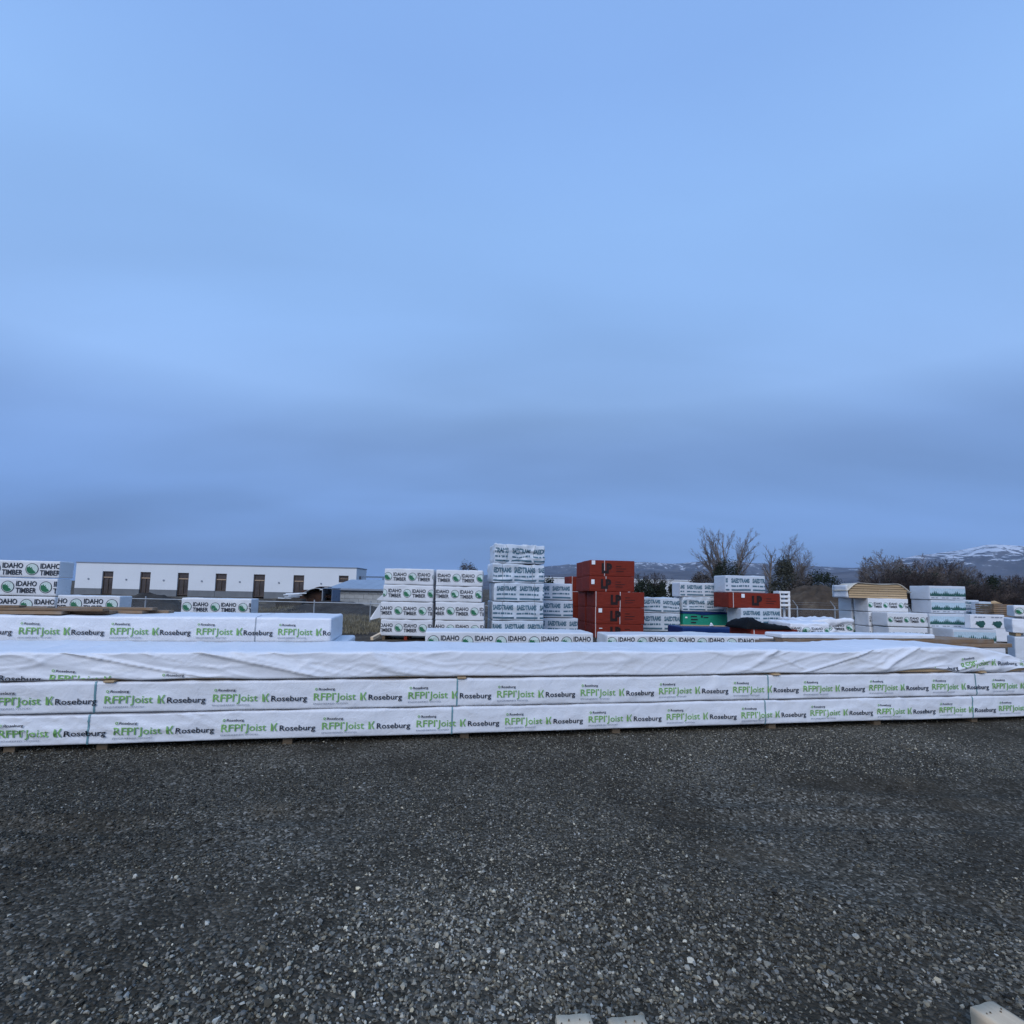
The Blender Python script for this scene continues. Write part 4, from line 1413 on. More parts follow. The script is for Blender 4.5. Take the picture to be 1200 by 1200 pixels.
def drape_deform(L, D, H, u_of):
    ul0, ul1 = u_of(60, 780), u_of(560, 780)
    ur0, ur1 = u_of(840, 778), u_of(1200, 772)
    lift_px = [(-200, 0), (0, .006), (60, .012), (130, .022), (165, 0), (225, .018), (262, .016), (300, 0), (400, .004), (470, .02), (520, .008), (555, .016), (600, .006), (700, .005), (800, -.004), (862, .006), (905, .018), (960, 0), (1040, .004),
               (1068, .045), (1092, .062), (1112, .03), (1124, -.012), (1150, .010), (1165, -.016), (1178, -.01), (1190, .045), (1215, .07), (1300, .02), (1500, 0)]
    lu = np.array([u_of(p, 790) for p, _ in lift_px if p < 1400] + [L + 5]); lv = np.array([v for p, v in lift_px if p < 1400] + [0.0])
    def f(P, n):
        x, y, z = P[:, 0], P[:, 1], P[:, 2]
        add = np.zeros_like(P)
        Z0 = np.zeros_like(x)
        zone_l = np.clip((x - ul0 + .6) / 1.0, 0, 1) * np.clip((ul1 - x) / 1.2, 0, 1)
        zone_r = np.clip((x - ur0) / .9, 0, 1)
        front = np.clip(-n[:, 1], 0, 1)
        zz = np.clip(z / (.18 * H), 0, 1)
        # long slanting folds: fall to the right on the left, climb to the right on the right
        cl = z * 8.5 + x * 1.75
        cr2 = z * 8.0 - x * 2.1
        for c, zone, sd_, am in ((cl, zone_l, 71, .030), (cr2, zone_r, 75, .036)):
            q = np.stack([c, x * .55, Z0], -1)
            fold = ridge(q * np.array([.62, 1, 1]), sd_) * am + .55 * am * vnoise(q * np.array([.9, 1, 1]) + 3, sd_ + 1)
            fine = ridge(q * np.array([1.7, 2.0, 1]) + 11, sd_ + 2) * am * .35
            add[:, 1] -= (fold + fine) * zone * front * zz
            add[:, 2] += (.25 * fold) * zone * np.clip(n[:, 2], 0, 1)
        # soft sag and flutter everywhere
        q = np.stack([x * 1.1, y * 1.7, z * 3], -1)
        s = vnoise(q, 80)
        add[:, 1] -= .006 * s * front * zz
        add[:, 2] += (.010 * vnoise(np.stack([x * .8, y * 1.2, Z0], -1), 81) + .004 * vnoise(np.stack([x * 3, y * 4, Z0], -1), 82)) * np.clip(n[:, 2], 0, 1)
        cr3 = ridge(np.stack([x * 1.6 + z * 5, y * 2.5, z * 6 - x * .7], -1), 84) * .010 + ridge(np.stack([x * 4.0 - z * 7, y * 4.5, z * 9], -1) + 5, 85) * .006
        add += cr3[:, None] * n * zz[:, None]
        # the right part is lifted and puffed, then falls away at the end
        hump = np.interp(x, [u_of(1000, 765), u_of(1060, 760), u_of(1100, 760), u_of(1150, 762), u_of(1185, 770), u_of(1205, 780), L], [0, .05, .045, .03, -.06, -.16, -.2])
        add[:, 2] += hump * np.clip(z / H, 0, 1)
        # wavy, partly lifted hem
        lift = np.interp(x, lu, lv)
        hem = np.clip(1 - z / (.55 * H), 0, 1) ** 1.5 * np.clip(1 - y / .2, 0, 1)
        add[:, 2] += lift * hem
        add[:, 1] -= (.012 + .018 * np.clip(lift / .05, -.3, 1)) * hem
        return add
    return f
Pt = P0 + Vector((0, 0, 0.694))
ht, Dt = 0.288, 1.06
Lt = uF(1212, 785)
uft = lambda px, py: uF(px, py)
def vsh(u):
    return np.interp(u, [uft(0, 781), uft(25, 781), uft(150, 787), uft(272, 795), uft(330, 795), uft(1000, 790), uft(1120, 785), uft(1160, 778), uft(1200, 770)],
                     [-.075, -.085, -.135, -.185, -.4, -.4, -.062, .012, .05])
top_b = bundle('joist_bundle', 'top joist bundle under loose creased white sheet on the front stack', 'joist bundle', 'joist bundles of the front stack',
       Pt, YAWF, Lt, Dt, ht, wrap='wrap_top', style='rfpi', start=uF(1126, 778), deform=drape_deform(Lt, Dt, ht, uft), step=.06, xgrid=.022, zgrid=.016, rad=.026,
       u_range=(.02, Lt - .05), v_range=(.012, ht - .03), vshift=vsh)
for k, (y0, z0, z1) in enumerate(((.035, .004, .05), (.035, .054, .10), (.15, .004, .05), (.15, .054, .10))):
    link('joist', box_mesh(Lt - .12, .10, z1 - z0, M['wood'], .004, 'joist'), top_b, (.03, y0, z0))
# sticks between the layers and on the ground
for i, (px, py, z, nm, lab) in enumerate(((123, 795, .679, 'M', 'wood spacer at the strap near the left end, between top and middle joist bundles'),
                                          (536, 793, .679, 'M', 'wood spacer above the centre strap, between top and middle joist bundles'),
                                          (905, 787, .679, 'M', 'wood spacer above the third strap, between top and middle joist bundles'),
                                          (1147, 787, .679, 'M', 'wood spacer near the right end, between top and middle joist bundles'))):
    p = P0 + Vector((math.cos(YAWF), math.sin(YAWF), 0)) * uF(px, py)
    p += Vector((math.sin(YAWF), -math.cos(YAWF), 0)) * .03
    dunnage((p.x, p.y, z + .001), .10, .9, .020, YAWF, lab, 'wood spacers in the front stack', 'wood')
where_b = ('at the left edge of the picture', 'by the leftmost strap', 'midway between the first and second straps', 'by the centre strap', 'midway between the centre and third straps', 'by the third strap',
           'midway between the third and last straps', 'by the last strap on the right')
for i, px in enumerate((0, 110, 330, 540, 720, 905, 1030, 1145)):
    p = P0 + Vector((math.cos(YAWF), math.sin(YAWF), 0)) * uF(px, 860)
    q = p + Vector((-math.sin(YAWF), math.cos(YAWF), 0)) * .06
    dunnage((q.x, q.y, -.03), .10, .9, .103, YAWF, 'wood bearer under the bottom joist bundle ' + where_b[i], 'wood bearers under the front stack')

# ------------------------------------------------------------------ second joist row, left, behind the front stack
P1 = row_origin(7.52, -10.5)
u1e = hit_line(388.5, 735, P1, YAWF)
u1s = hit_line(22, 747, P1, YAWF)
bundle('joist_bundle', 'tight white wrapped joist bundle on top of the second stack at left', 'joist bundle', None,
       P1 + Vector((0, 0, .925)), YAWF, u1e, 1.1, .335, style='rfpi', start=u1s, deform=long_deform(u1e, 1.1, .335, .010, 23), step=.06, xgrid=.04, zgrid=.03, rad=.03,
       straps=[hit_line(299, 740, P1, YAWF), hit_line(-60, 740, P1, YAWF)], strap_mat='strap_grey', strap_w=.012)
u1b = hit_line(405.5, 750, P1, YAWF)
bundle('joist_bundle', 'white joist bundle jutting out under the second stack at left', 'joist bundle', None,
       P1 + Vector((0, 0, .625)), YAWF, u1b, 1.1, .298, deform=long_deform(u1b, 1.1, .298, .010, 27), step=.08, xgrid=.08, zgrid=.05, rad=.03)
for k in range(2):
    bundle('joist_bundle', 'lower white joist bundle of the second stack, hidden behind the front stack', 'joist bundle', 'hidden joist bundles of the second stack',
           P1 + Vector((0, .0, .06 + .283 * k)), YAWF, u1b - .1, 1.1, .281, deform=long_deform(u1b, 1.1, .281, .008, 33 + k), step=.1, xgrid=.12, zgrid=.07, rad=.03)
for k in range(4):
    p = P1 + Vector((math.cos(YAWF), math.sin(YAWF), 0)) * (1.0 + 2.3 * k)
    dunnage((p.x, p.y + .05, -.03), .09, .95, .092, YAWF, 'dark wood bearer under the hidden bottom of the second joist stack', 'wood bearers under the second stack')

# loose planks on top of it
zt1 = .925 + .335
def plank(name, label, p0, yaw, u, v, z, L, W, T, mat='wood_brown', group='loose planks on the second joist stack'):
    ex = Vector((math.cos(yaw), math.sin(yaw), 0)); ey = Vector((-math.sin(yaw), math.cos(yaw), 0))
    p = p0 + ex * u + ey * v
    o = link(name, box_mesh(L, W, T, M[mat], .006, name), None, (p.x, p.y, z), (0, 0, yaw))
    return tag(o, label, 'plank', group)
def ub(px): return hit_line(px, 718, P1 + Vector((-math.sin(YAWF), math.cos(YAWF), 0)) * .45, YAWF)
rp = random.Random(6)
for (pe, v, z, W, T, u0, lab) in ((96, .03, .008, .17, .038, .4, 'front brown plank on the second stack, its end below the lumber logos'),
                                  (139, .22, .008, .18, .040, .7, 'brown plank just behind the front plank on the second stack'),
                                  (168, .42, .008, .19, .040, .6, 'brown plank in the middle of the loose planks at left'),
                                  (191, .63, .008, .17, .038, .9, 'longest brown plank, ending furthest right on the second stack'),
                                  (150, .82, .008, .18, .040, 2.5, 'rear brown plank on the second stack'),
                                  (138, .10, .049, .15, .036, 3.2, 'upper brown plank over the two front planks at left'),
                                  (64, .30, .051, .16, .040, 1.2, 'short upper plank over the middle planks at left'),
                                  (176, .50, .051, .15, .036, 4.6, 'upper plank lying askew near the right end of the loose planks'),
                                  (44, .12, .088, .13, .022, 3.0, 'thin short board topmost at the far left')):
    o = plank('timber_plank', lab, P1, YAWF, u0, v, zt1 + z, ub(pe) - u0, W, T)
    o.rotation_euler[2] += rp.uniform(-.006, .006)

# ================================================================== LUMBER STACKS BEHIND
gI = 'lumber bundles with a round green logo'
# far left stack
Yl, yl = 13.5, 0.10
def s_at(px, py, rect, Y, yaw):
    a = at(rect[0], rect[2], Y)
    return hit_line(px, py, Vector((a.x, a.y, 0)), yaw)
def idaho(rect, start_px, Y, D, label, yaw=.10, pscale=1.0, group=gI, **kw):
    kw.setdefault('wrap', 'wrap_idaho')
    kw.setdefault('rad', .028)
    kw.setdefault('step', .06)
    return px_bundle(rect, Y, D, label, group=group, yaw=yaw, style='idaho', start=s_at(start_px, rect[2] + 10, rect, Y, yaw), pscale=pscale, **kw)
idaho((-46, 71, 655.0, 675.0), 30.5, Yl, .52, 'top lumber bundle of the far left stack, round green logos', yl, 1.16, seed=2)
idaho((-50, 68, 675.8, 696.6), 2.0, Yl, .52, 'second bundle down in the far left lumber stack', yl, 1.16, seed=3)
idaho((-52, 65, 697.4, 717.6), 23.5, Yl, .52, 'third bundle down in the far left lumber stack, planks before it', yl, 1.16, seed=4)
idaho((67.5, 141, 697.4, 718.0), 82, Yl, .52, 'short logo printed bundle right of the far left stack, below the building corner', yl, 1.10, seed=5)
idaho((213, 295, 700.5, 721.0), 213.5, 15.3, .55, 'single logo printed bundle in front of the white building', .10, 1.0, seed=6)
gh = 'hidden lower lumber bundles at left'
lab_h = 'lower lumber bundle hidden behind the joists at left'
for (r, Y, sd_) in (((-52, 66, 718.6, 735.5), Yl, 7), ((-52, 66, 736, 752), Yl, 8), ((67.5, 141, 719, 736), Yl, 9), ((67.5, 141, 736.5, 752.5), Yl, 10), ((213, 295, 722, 746.5), 15.3, 11)):
    px_bundle(r, Y, .52, lab_h, group=gh, yaw=yl, wrap='wrap_idaho', seed=sd_, step=.12)
for px, Y in ((-30, Yl), (20, Yl), (85, Yl), (125, Yl), (225, 15.3), (280, 15.3)):
    p = at(px, 750, Y)
    dunnage((p.x, Y + .03, -.02), .09, .48, .16, yl, 'wood bearer under the lumber bundles at left', 'wood bearers under the left lumber stacks')

# centre stack of eight
Yc, yc = 16.7, .03
cen = [((451, 508.5, 666.0, 684.5), 450, 'top left bundle of the eight bundle lumber stack'), ((449.5, 507.8, 685.0, 704.4), 444, 'second from top in the left column of the eight bundle stack'),
       ((446.2, 507.2, 705, 725.2), 462, 'third from top, left column of the eight bundle stack, torn flap at its end'), ((446.8, 506.6, 725.8, 744.8), 462, 'bottom left bundle of the eight bundle stack, raised on bearers'),
       ((511.3, 566, 667.3, 686.3), 502, 'top right bundle of the eight bundle lumber stack'), ((510.8, 564.8, 686.9, 704.8), 528.3, 'second from top in the right column of the eight bundle stack'),
       ((510.6, 567.6, 705.4, 726.4), 523, 'third from top in the right column of the eight bundle stack'), ((510.2, 567.6, 727, 746), 523, 'bottom right bundle of the eight bundle stack, half hidden by a long bundle')]
cob = []
for i, (r, sp_, lab) in enumerate(cen):
    cob.append(idaho(r, sp_, Yc, 1.1, lab, yc, .985, seed=12 + i, amp=.018, rad=.022, warp=.008))
def flap(parent, pts, mat='wrap_idaho', name='loose_flap', thick=.012):
    pts = np.array(pts, float)
    n = len(pts)
    V = np.concatenate([pts, pts + np.array([0, thick, 0])])
    F1 = [[0, i, i + 1] for i in range(1, n - 1)]; F2 = [[n, n + i + 1, n + i] for i in range(1, n - 1)]
    S = [[i, n + i, n + (i + 1) % n, (i + 1) % n] for i in range(n)]
    return link(name, mesh_from(name, V, [np.array(F1 + F2), np.array(S)], [M[mat]]), parent)
flap(cob[2], [(0, -.01, .52), (0, -.01, .04), (-.28, -.10, -.04), (-.30, -.08, .02)])
flap(cob[1], [(0, -.01, .22), (0, -.01, .02), (-.20, -.06, .04)])
for i, (px, lab) in enumerate(((447, 'sloping pale bearer at the left foot of the eight bundle stack'), (473, 'short reddish bearer under the bottom left bundle of the eight bundle stack'), (500, 'bearer under the right part of the bottom left bundle'), (520, 'bearer under the bottom right bundle, left one'), (556, 'bearer under the bottom right bundle, right one'))):
    p = at(px, 750, Yc)
    dunnage((p.x, Yc + .03, -.02), .10, 1.0, at(px, 745.3 + .021 * (px - 450), Yc).z + .015, yc, lab, 'wood bearers under the eight bundle stack', 'wood_dark' if i != 1 else 'red')
p = at(436, 742, Yc - .2)
o = link('dunnage_block', box_mesh(.10, .9, .10, M['wood_grey'], .006, 'dunnage_block'), None, (p.x, Yc - .35, .02), (.18, 0, -.25)); tag(o, 'loose grey timber leaning beside the eight bundle stack', 'dunnage', 'wood bearers under the eight bundle stack')

# tall pale blue stack and its neighbour
gB = 'pale blue lumber bundles with slate print'
Yb, yb_ = 16.9, .15
def slate(rect, start_px, Y, D, label, yaw=.15, **kw):
    kw.setdefault('wrap', 'wrap_blue'); kw.setdefault('rad', .03); kw.setdefault('amp', .03); kw.setdefault('warp', .015); kw.setdefault('step', .05)
    return px_bundle(rect, Y, D, label, group=gB, yaw=yaw, style='slate', start=s_at(start_px, rect[2] + 10, rect, Y, yaw), **kw)
slate((580.5, 638, 637.0, 659.6), 598, Yb, 1.5, 'topmost crumpled pale blue bundle of the tallest stack', amp=.075, warp=.07, sag=.03, seed=41, straps=[.35, 1.35], strap_w=.02)
slate((578, 638, 660.4, 682.4), 602.5, Yb, 1.5, 'second bundle from the top of the tallest pale blue stack', amp=.05, warp=.04, seed=42, straps=[.3, 1.3], strap_w=.02)
slate((579.5, 637.6, 683, 704.3), 609, Yb, 1.5, 'middle bundle of the tallest pale blue stack', seed=43, straps=[.32, 1.35])
slate((577.6, 637.4, 705, 726.8), 605, Yb, 1.5, 'fourth bundle from the top of the tallest pale blue stack', seed=44, straps=[.32, 1.4])
slate((577.0, 637.0, 727.4, 748.5), 591.5, Yb, 1.5, 'bottom pale blue bundle of the tallest stack, behind a long logo bundle', seed=45)
slate((633, 670.6, 683.4, 702.6), 647, 18.4, 1.5, 'top bundle of the low pale blue stack beside the red panels', wrap='wrap_grey', seed=46, amp=.012)
slate((633, 671.6, 703.4, 723.4), 660, 18.4, 1.5, 'middle bundle of the low pale blue stack beside the red panels', wrap='wrap_grey', seed=47, amp=.012)
slate((633, 677.5, 724.2, 744.6), 642, 18.4, 1.5, 'bottom bundle of the low pale blue stack beside the red panels', wrap='wrap_grey', seed=48, amp=.012)
for px, Y, lab in ((584, Yb, 'left bearer under the tallest pale blue stack'), (628, Yb, 'right bearer under the tallest pale blue stack'), (642, 18.4, 'left bearer under the low pale blue stack'), (668, 18.4, 'right bearer under the low pale blue stack')):
    p = at(px, 745, Y)
    dunnage((p.x, Y + .1 + .15 * max(0, 0), -.03), .1, 1.3, .085 if Y < 17 else .17, .15, lab, 'wood bearers under the pale blue stacks')

# long logo bundles in the row between the front stack and the tall stacks
idaho((498.5, 695.5, 740.0, 757), 501, 11.7, 1.1, 'long lumber bundle with large round logos in front of the tall stacks', .13, .97, z0=.14, amp=.012, rad=.03, seed=51, step=.05, vshift=lambda u: .075 + 0 * u)
lb2 = idaho((712, 921, 743.0, 757), 746.5, 12.8, 1.1, 'long logo bundle in front of the red panels, drooping at its right end', .08, .97, z0=.14, amp=.016, sag=.02, rad=.035, seed=52, step=.05, vshift=lambda u: .075 + 0 * u)
for px, Y, lab in ((515, 11.7, 'left bearer under the left long logo bundle'), (675, 12.0, 'right bearer under the left long logo bundle'), (735, 12.9, 'left bearer under the drooping long bundle'), (890, 13.1, 'right bearer under the drooping long bundle')):
    p = at(px, 757, Y)
    dunnage((p.x, Y + .12, -.02), .1, .9, .165, .1, lab, 'wood bearers under the long logo bundles')

# ------------------------------------------------------------------ red panel bundles
gR = 'red panel bundles'
def tagpaper(root, x, z, w, h):
    P, Q = surf_grid(np.array([x, x + w]), np.array([-.022, -.012]), np.array([z, z + h]))
    link('paper_tag', mesh_from('paper_tag', P, Q, [M['paper']]), root)
def lp(rect, start_px, Y, D, label, yaw=.10, tags=(), **kw):
    kw.setdefault('straps', [.10]); kw.setdefault('strap_mat', 'strap_pale')
    r = px_bundle(rect, Y, D, label, 'panel bundle', 'panel_bundle', gR, yaw, wrap='red', rad=.008, amp=.004, step=.1, style='lp', start=s_at(start_px, rect[2] + 10, rect, Y, yaw), strap_w=.025, body_name='panels', **kw)
    for t in tags:
        tagpaper(r, *t)
    return r
Yr = 19.0
lp((691.5, 743.5, 656.2, 674.6), 705, Yr, 1.25, 'top front bundle of the tall red panel stack', tags=[(.06, .42, .13, .15)], straps=[.55])
lp((691.0, 743.2, 675.0, 692.6), 704, Yr, 1.25, 'second front bundle of the tall red panel stack, white tag at its left', tags=[(.06, .26, .12, .17)], straps=[.62])
lp((697.5, 755, 693.2, 711.4), 715.5, Yr, 1.25, 'third front bundle of the tall red panel stack, set out to the right', straps=[.03, .95])
lp((697.0, 755, 711.8, 731.0), 715, Yr, 1.25, 'fourth front bundle of the tall red panel stack, white tag in its upper corner', tags=[(.14, .42, .13, .15)], straps=[.03, .95])
lp((697.0, 754, 731.4, 747.2), 715, Yr, 1.25, 'bottom front bundle of the tall red panel stack', tags=[(.16, .33, .12, .03)], straps=[.03])
Y2 = Yr + 1.45
for i, (r, lab) in enumerate((((684, 736, 658.2, 676), 'top rear bundle of the tall red panel stack'), ((683.6, 736, 676.4, 693), 'second rear bundle of the tall red panel stack'), ((686, 742, 693.4, 711), 'third rear bundle of the tall red panel stack'), ((686, 742, 711.4, 729), 'fourth rear bundle of the tall red panel stack'), ((686, 742, 729.4, 743.5), 'bottom rear bundle of the tall red panel stack'))):
    lp(r, 700, Y2, 1.25, lab, tags=[(.02, .30, .12, .14)] if i < 2 else (), straps=[.2])
Y3 = Y2 + 1.45
lp((668, 720, 675.5, 693), 684, Y3 + .6, 1.2, 'red panel bundle just showing past the low pale blue stack', straps=[.1])
lp((668, 720, 693.4, 711), 684, Y3 + .6, 1.2, 'red panel bundle behind the low pale blue stack, second down', straps=[.1])
lp((668, 720, 711.4, 737.5), 684, Y3 + .6, 1.2, 'red panel bundle behind the low pale blue stack, lowest', straps=[.1])

# ------------------------------------------------------------------ wrapped and green bundles right of the red panels
Ya = 21.0
slate((797, 850.5, 682.6, 699.2), 805, Ya, .9, 'pale blue bundle on top of the cluster right of the red panels', .06, seed=61, amp=.008, wrap='wrap_grey')
slate((800, 851, 699.8, 716.4), 808, Ya, .9, 'crumpled pale blue bundle lying on the green one', .06, seed=62, amp=.05, warp=.06)
slate((748, 796.8, 700.0, 717.6), 755, Ya, .9, 'rumpled pale blue bundle next to the red panels, upper one', .06, seed=63, amp=.035, warp=.045)
slate((748, 797, 718.2, 739.2), 752, Ya, .9, 'pale blue bundle next to the red panels, lower one', .06, seed=64, amp=.012, warp=.01)
gb = px_bundle((800.5, 852.5, 717.0, 734.8), Ya, .9, 'green wrapped bundle in the cluster right of the red panels', yaw=.06, wrap='wrap_green', style='green', start=.32, seed=65, amp=.006, rad=.015, straps=[.30, .86, 1.45], strap_mat='wrap_green')
hgb = at(800.5, 717.0, Ya).z - at(800.5, 734.8, Ya).z
P, Q = surf_grid(np.linspace(-.03, 1.86, 24), np.array([-.03, .92]), np.array([0, .10]))
P[:, 2] += hgb - .10 + .03 * vnoise(P * np.array([2.4, 0, 0]), 6) * (P[:, 2] < .05) + .012
link('dark_cover', mesh_from('dark_cover', P, Q, [M['tarp_blue']], False), gb)
tagpaper(gb, .08, .36, .09, .06)
px_bundle((800.5, 852.5, 735.2, 744.6), Ya, .9, 'low wrapped pack under the green bundle, behind the navy tarp', yaw=.06, wrap='wrap_grey', seed=66, step=.1)
for px, Y, lab in ((752, Ya, 'left bearer under the rumpled pale blue bundles'), (790, Ya, 'right bearer under the rumpled pale blue bundles')):
    p = at(px, 740, Y)
    dunnage((p.x, Y + .05, -.03), .1, .8, at(px, 740, Y).z + .03, .06, lab, 'wood bearers under the pale blue cluster')
nt_ = px_bundle((800, 873, 734.6, 757), 16.4, 1.3, 'flat pack under a navy blue tarp', 'tarp pack', 'tarp_pack', None, .06, wrap='tarp_blue', z0=.10, amp=.02, warp=0, seed=67, rad=.04, sag=.02)
for i, (xa, xb, yy, lab) in enumerate(((797, 838, 734.2, 'pale lath lying on the navy tarp, left one'), (835, 869, 733.8, 'pale lath lying on the navy tarp, right one'))):
    a, b_ = at(xa, yy, 16.8), at(xb, yy + .8, 16.8)
    zt = at(800, 734.6, 16.4).z
    o = link('timber_lath', box_mesh(b_.x - a.x, .09, .03, M['wood'], .004, 'timber_lath'), None, (a.x, 16.75, zt + .012), (0, 0, .05)); tag(o, lab, 'plank', 'laths on the navy tarp')
flp = link('paper_scrap', None, None, (at(832, 731, 16.7).x, 16.7, at(800, 734.6, 16.4).z + .02)); tag(flp, 'crumpled white paper scrap on the navy tarp', 'paper')
P, Q = surf_grid(np.linspace(0, .12, 5), np.linspace(0, .08, 4), np.linspace(0, .10, 5)); P, n_ = rounded(P, (.12, .08, .10), .03); P += n_ * (.03 * vnoise(P * 25, 3))[:, None]; P[:, 0] += P[:, 2] * .2; P[:, :2] *= (1 - 5 * np.clip(P[:, 2:3], 0, .12))
link('sheet', mesh_from('sheet', P, Q, [M['paper']]), flp)

slate((850, 896.5, 674.0, 693.9), 857, 19.8, 1.0, 'pale blue bundle lying on the single red panel bundle', .06, seed=71, amp=.012)
o = lp((854, 914, 694.4, 712.0), 881, 19.2, 1.25, 'single red panel bundle between two pale blue bundles', .06, tags=[(.48, .38, .12, .14)], straps=[.17])
slate((868.5, 914, 712.6, 731.2), 871, 19.0, 1.1, 'pale blue bundle under the single red panel bundle, wrap flaring out', .06, seed=73, amp=.014)
o = px_bundle((868.5, 914, 731.8, 751.0), 19.0, 1.1, 'lowest wrapped bundle under the single red panel bundle', yaw=.06, wrap='wrap_grey', seed=74, step=.1, z0=.0)
# white skeleton crate beyond
p = at(913, 694, 22.5); pb_ = at(913, 709, 22.5); pr_ = at(926, 694, 22.5)
cr_root = thing('white_crate', 'small white open frame crate right of the single red panel bundle', 'crate', (p.x, 22.5, 0))
Wc = pr_.x - p.x
for i in range(4):
    z = pb_.z + (p.z - pb_.z) * i / 3
    bx('slat', cr_root, 0, Wc, 0, .5, z - .05, z + .05, 'paper', .005)
for x in (0, Wc - .08):
    bx('post', cr_root, x + .002, x + .078, .01, .08, 0, p.z - .052, 'paper', .004)
    bx('post', cr_root, x + .002, x + .078, .42, .49, 0, p.z - .052, 'paper', .004)

# black tarp over a red panel bundle
pk = lp((881, 934.5, 737.2, 752), 902, 14.0, 1.2, 'red panel bundle half covered by a black tarp', .08, straps=[.06], z0=.16)
zb_t = at(881, 737.2, 14.0).z
def lump(name, label, cat, loc, yaw, L, D, H, mat, seed, hfun, group=None, nx=40, ny=16, hang=.0):
    root = thing(name, label, cat, loc, yaw, group)
    xs = np.linspace(0, L, nx + 1); ys = np.linspace(0, D, ny + 1)
    X, Y_ = np.meshgrid(xs, ys, indexing='ij')
    P = np.stack([X.ravel(), Y_.ravel(), np.zeros(X.size)], -1)
    e = np.minimum(np.minimum(X / .12, (L - X) / .12), np.minimum(Y_ / .10, (D - Y_) / .12)); e = np.clip(e, 0, 1) ** .6
    Z = hfun(X / L, Y_ / D) * H * e * (1 + .22 * fbm(P * 3.0, seed, 3).reshape(X.shape)) + .035 * H / .3 * ridge(P * 4.0, seed + 4).reshape(X.shape) * e
    Z = Z - hang * (1 - e) * (0.6 + .4 * vnoise(P * 2.5, seed + 7).reshape(X.shape))
    V = np.stack([X, Y_, Z], -1).reshape(-1, 3)
    I = np.arange(X.size).reshape(X.shape)
    top = np.stack([I[:-1, :-1], I[1:, :-1], I[1:, 1:], I[:-1, 1:]], -1).reshape(-1, 4)
    o = link('sheet', mesh_from('sheet', V, top, [M[mat]], True), root)
    md = o.modifiers.new('thickness', 'SOLIDIFY'); md.thickness = .01; md.offset = 1
    return root
a = at(874, 737.5, 13.95)
Lk = at(931, 737.5, 13.95).x - a.x
lump('black_tarp', 'bunched black tarp thrown over the low red panel bundle', 'tarp', (a.x, 13.93, zb_t + .012), .08, Lk, 1.2, .20, 'tarp_black', 5, lambda u, v: .35 + .75 * np.exp(-((u - .22) / .2) ** 2) + .15 * np.exp(-((u - .75) / .2) ** 2), hang=.025)
for px in (890, 925):
    p = at(px, 750, 14.0); dunnage((p.x, 14.1, -.02), .1, 1.0, .178, .08, 'bearer under the tarp covered red panel bundle', 'wood bearers under the tarp covered bundle')

# loosely wrapped bundles right of the tarp
idaho((926, 974, 728.5, 752), 940, 15.0, 1.2, 'loosely wrapped white bundle right of the black tarp', .04, .8, z0=.10, amp=.07, warp=.08, sag=.03, rad=.05, vshift=lambda u: .16 + 0 * u, seed=81, step=.045, wrap='wrap_top')
idaho((938, 1000, 724.0, 752), 946, 16.6, 1.3, 'slumped white wrapped bundle before the fence', .02, .8, z0=.08, amp=.09, warp=.10, sag=.05, rad=.06, vshift=lambda u: .2 + 0 * u, seed=82, step=.05, wrap='wrap_top')

# ------------------------------------------------------------------ right hand stacks
yR = .02
D_ = .82
def rid(rect, st, Y, label, **kw):
    return idaho(rect, st, Y, D_, label, yR, .76, seed=kw.pop('seed', 1), amp=kw.pop('amp', .010), rad=.02, step=.06, **kw)
rid((1017, 1064, 701, 716.6), 1017, 20.0, 'logo bundle directly under the bare lumber pack at right', seed=91)
rid((997.5, 1046, 700.5, 715.6), 1000, 20.95, 'rear bundle behind the one under the bare lumber pack, blank end showing', seed=92)
rid((998, 1046, 716.2, 731.4), 1000, 20.95, 'rear bundle one row lower behind the right logo stack', seed=93)
rid((998, 1046, 732, 747.5), 1000, 20.95, 'lowest rear bundle behind the right logo stack', seed=94)
rid((1018, 1066, 717.2, 733.6), 1022, 20.0, 'logo bundle in the second row of the right stack with loose end paper', seed=95, amp=.02)
rid((1019, 1067, 734.2, 751), 1022, 20.0, 'lowest logo bundle in the second row of the right stack', seed=96)
rid((1040, 1087, 717.8, 733.9), 1040.5, 19.1, 'front logo bundle of the right stack, upper one', seed=97)
rid((1042, 1087, 735, 752.8), 1058, 19.1, 'front logo bundle of the right stack, lower one behind the planks', seed=98)

# pale lumber pack on top, wrap torn open
def lumber_pack(name, label, rect, Y, D, yaw, rows, mat, group=None, cols=1, wrapsheet=True, jag=.04, seed=1):
    rr = random.Random(seed)
    x0, x1, yt, yb2 = rect
    a, b_ = at(x0, yt, Y), at(x0, yb2, Y)
    p0 = Vector((a.x, a.y, b_.z))
    L = hit_line(x1, yt, p0, yaw); H = a.z - b_.z
    root = thing(name, label, 'lumber pack', p0, yaw, group)
    nd = max(2, int(round(D / .20)))
    hb = H / rows
    for r in range(rows):
        ins = .10 * max(0, r - rows + 3) if wrapsheet else 0
        for d in range(nd):
            u0 = ins + rr.uniform(0, jag); u1 = L - ins - rr.uniform(0, jag)
            me = box_mesh(round(u1 - u0, 2), D / nd - .006, hb - .016, M[mat], .004, 'board')
            link('board', me, root, (u0, d * D / nd, r * hb))
    return root, L, H
pk_r, pL, pH = lumber_pack('lumber_pack', 'pale bare lumber pack with torn wrap on top of the right stack', (994.5, 1062.5, 684, 700.4), 20.0, D_, yR, 6, 'wood', seed=3, jag=.02)
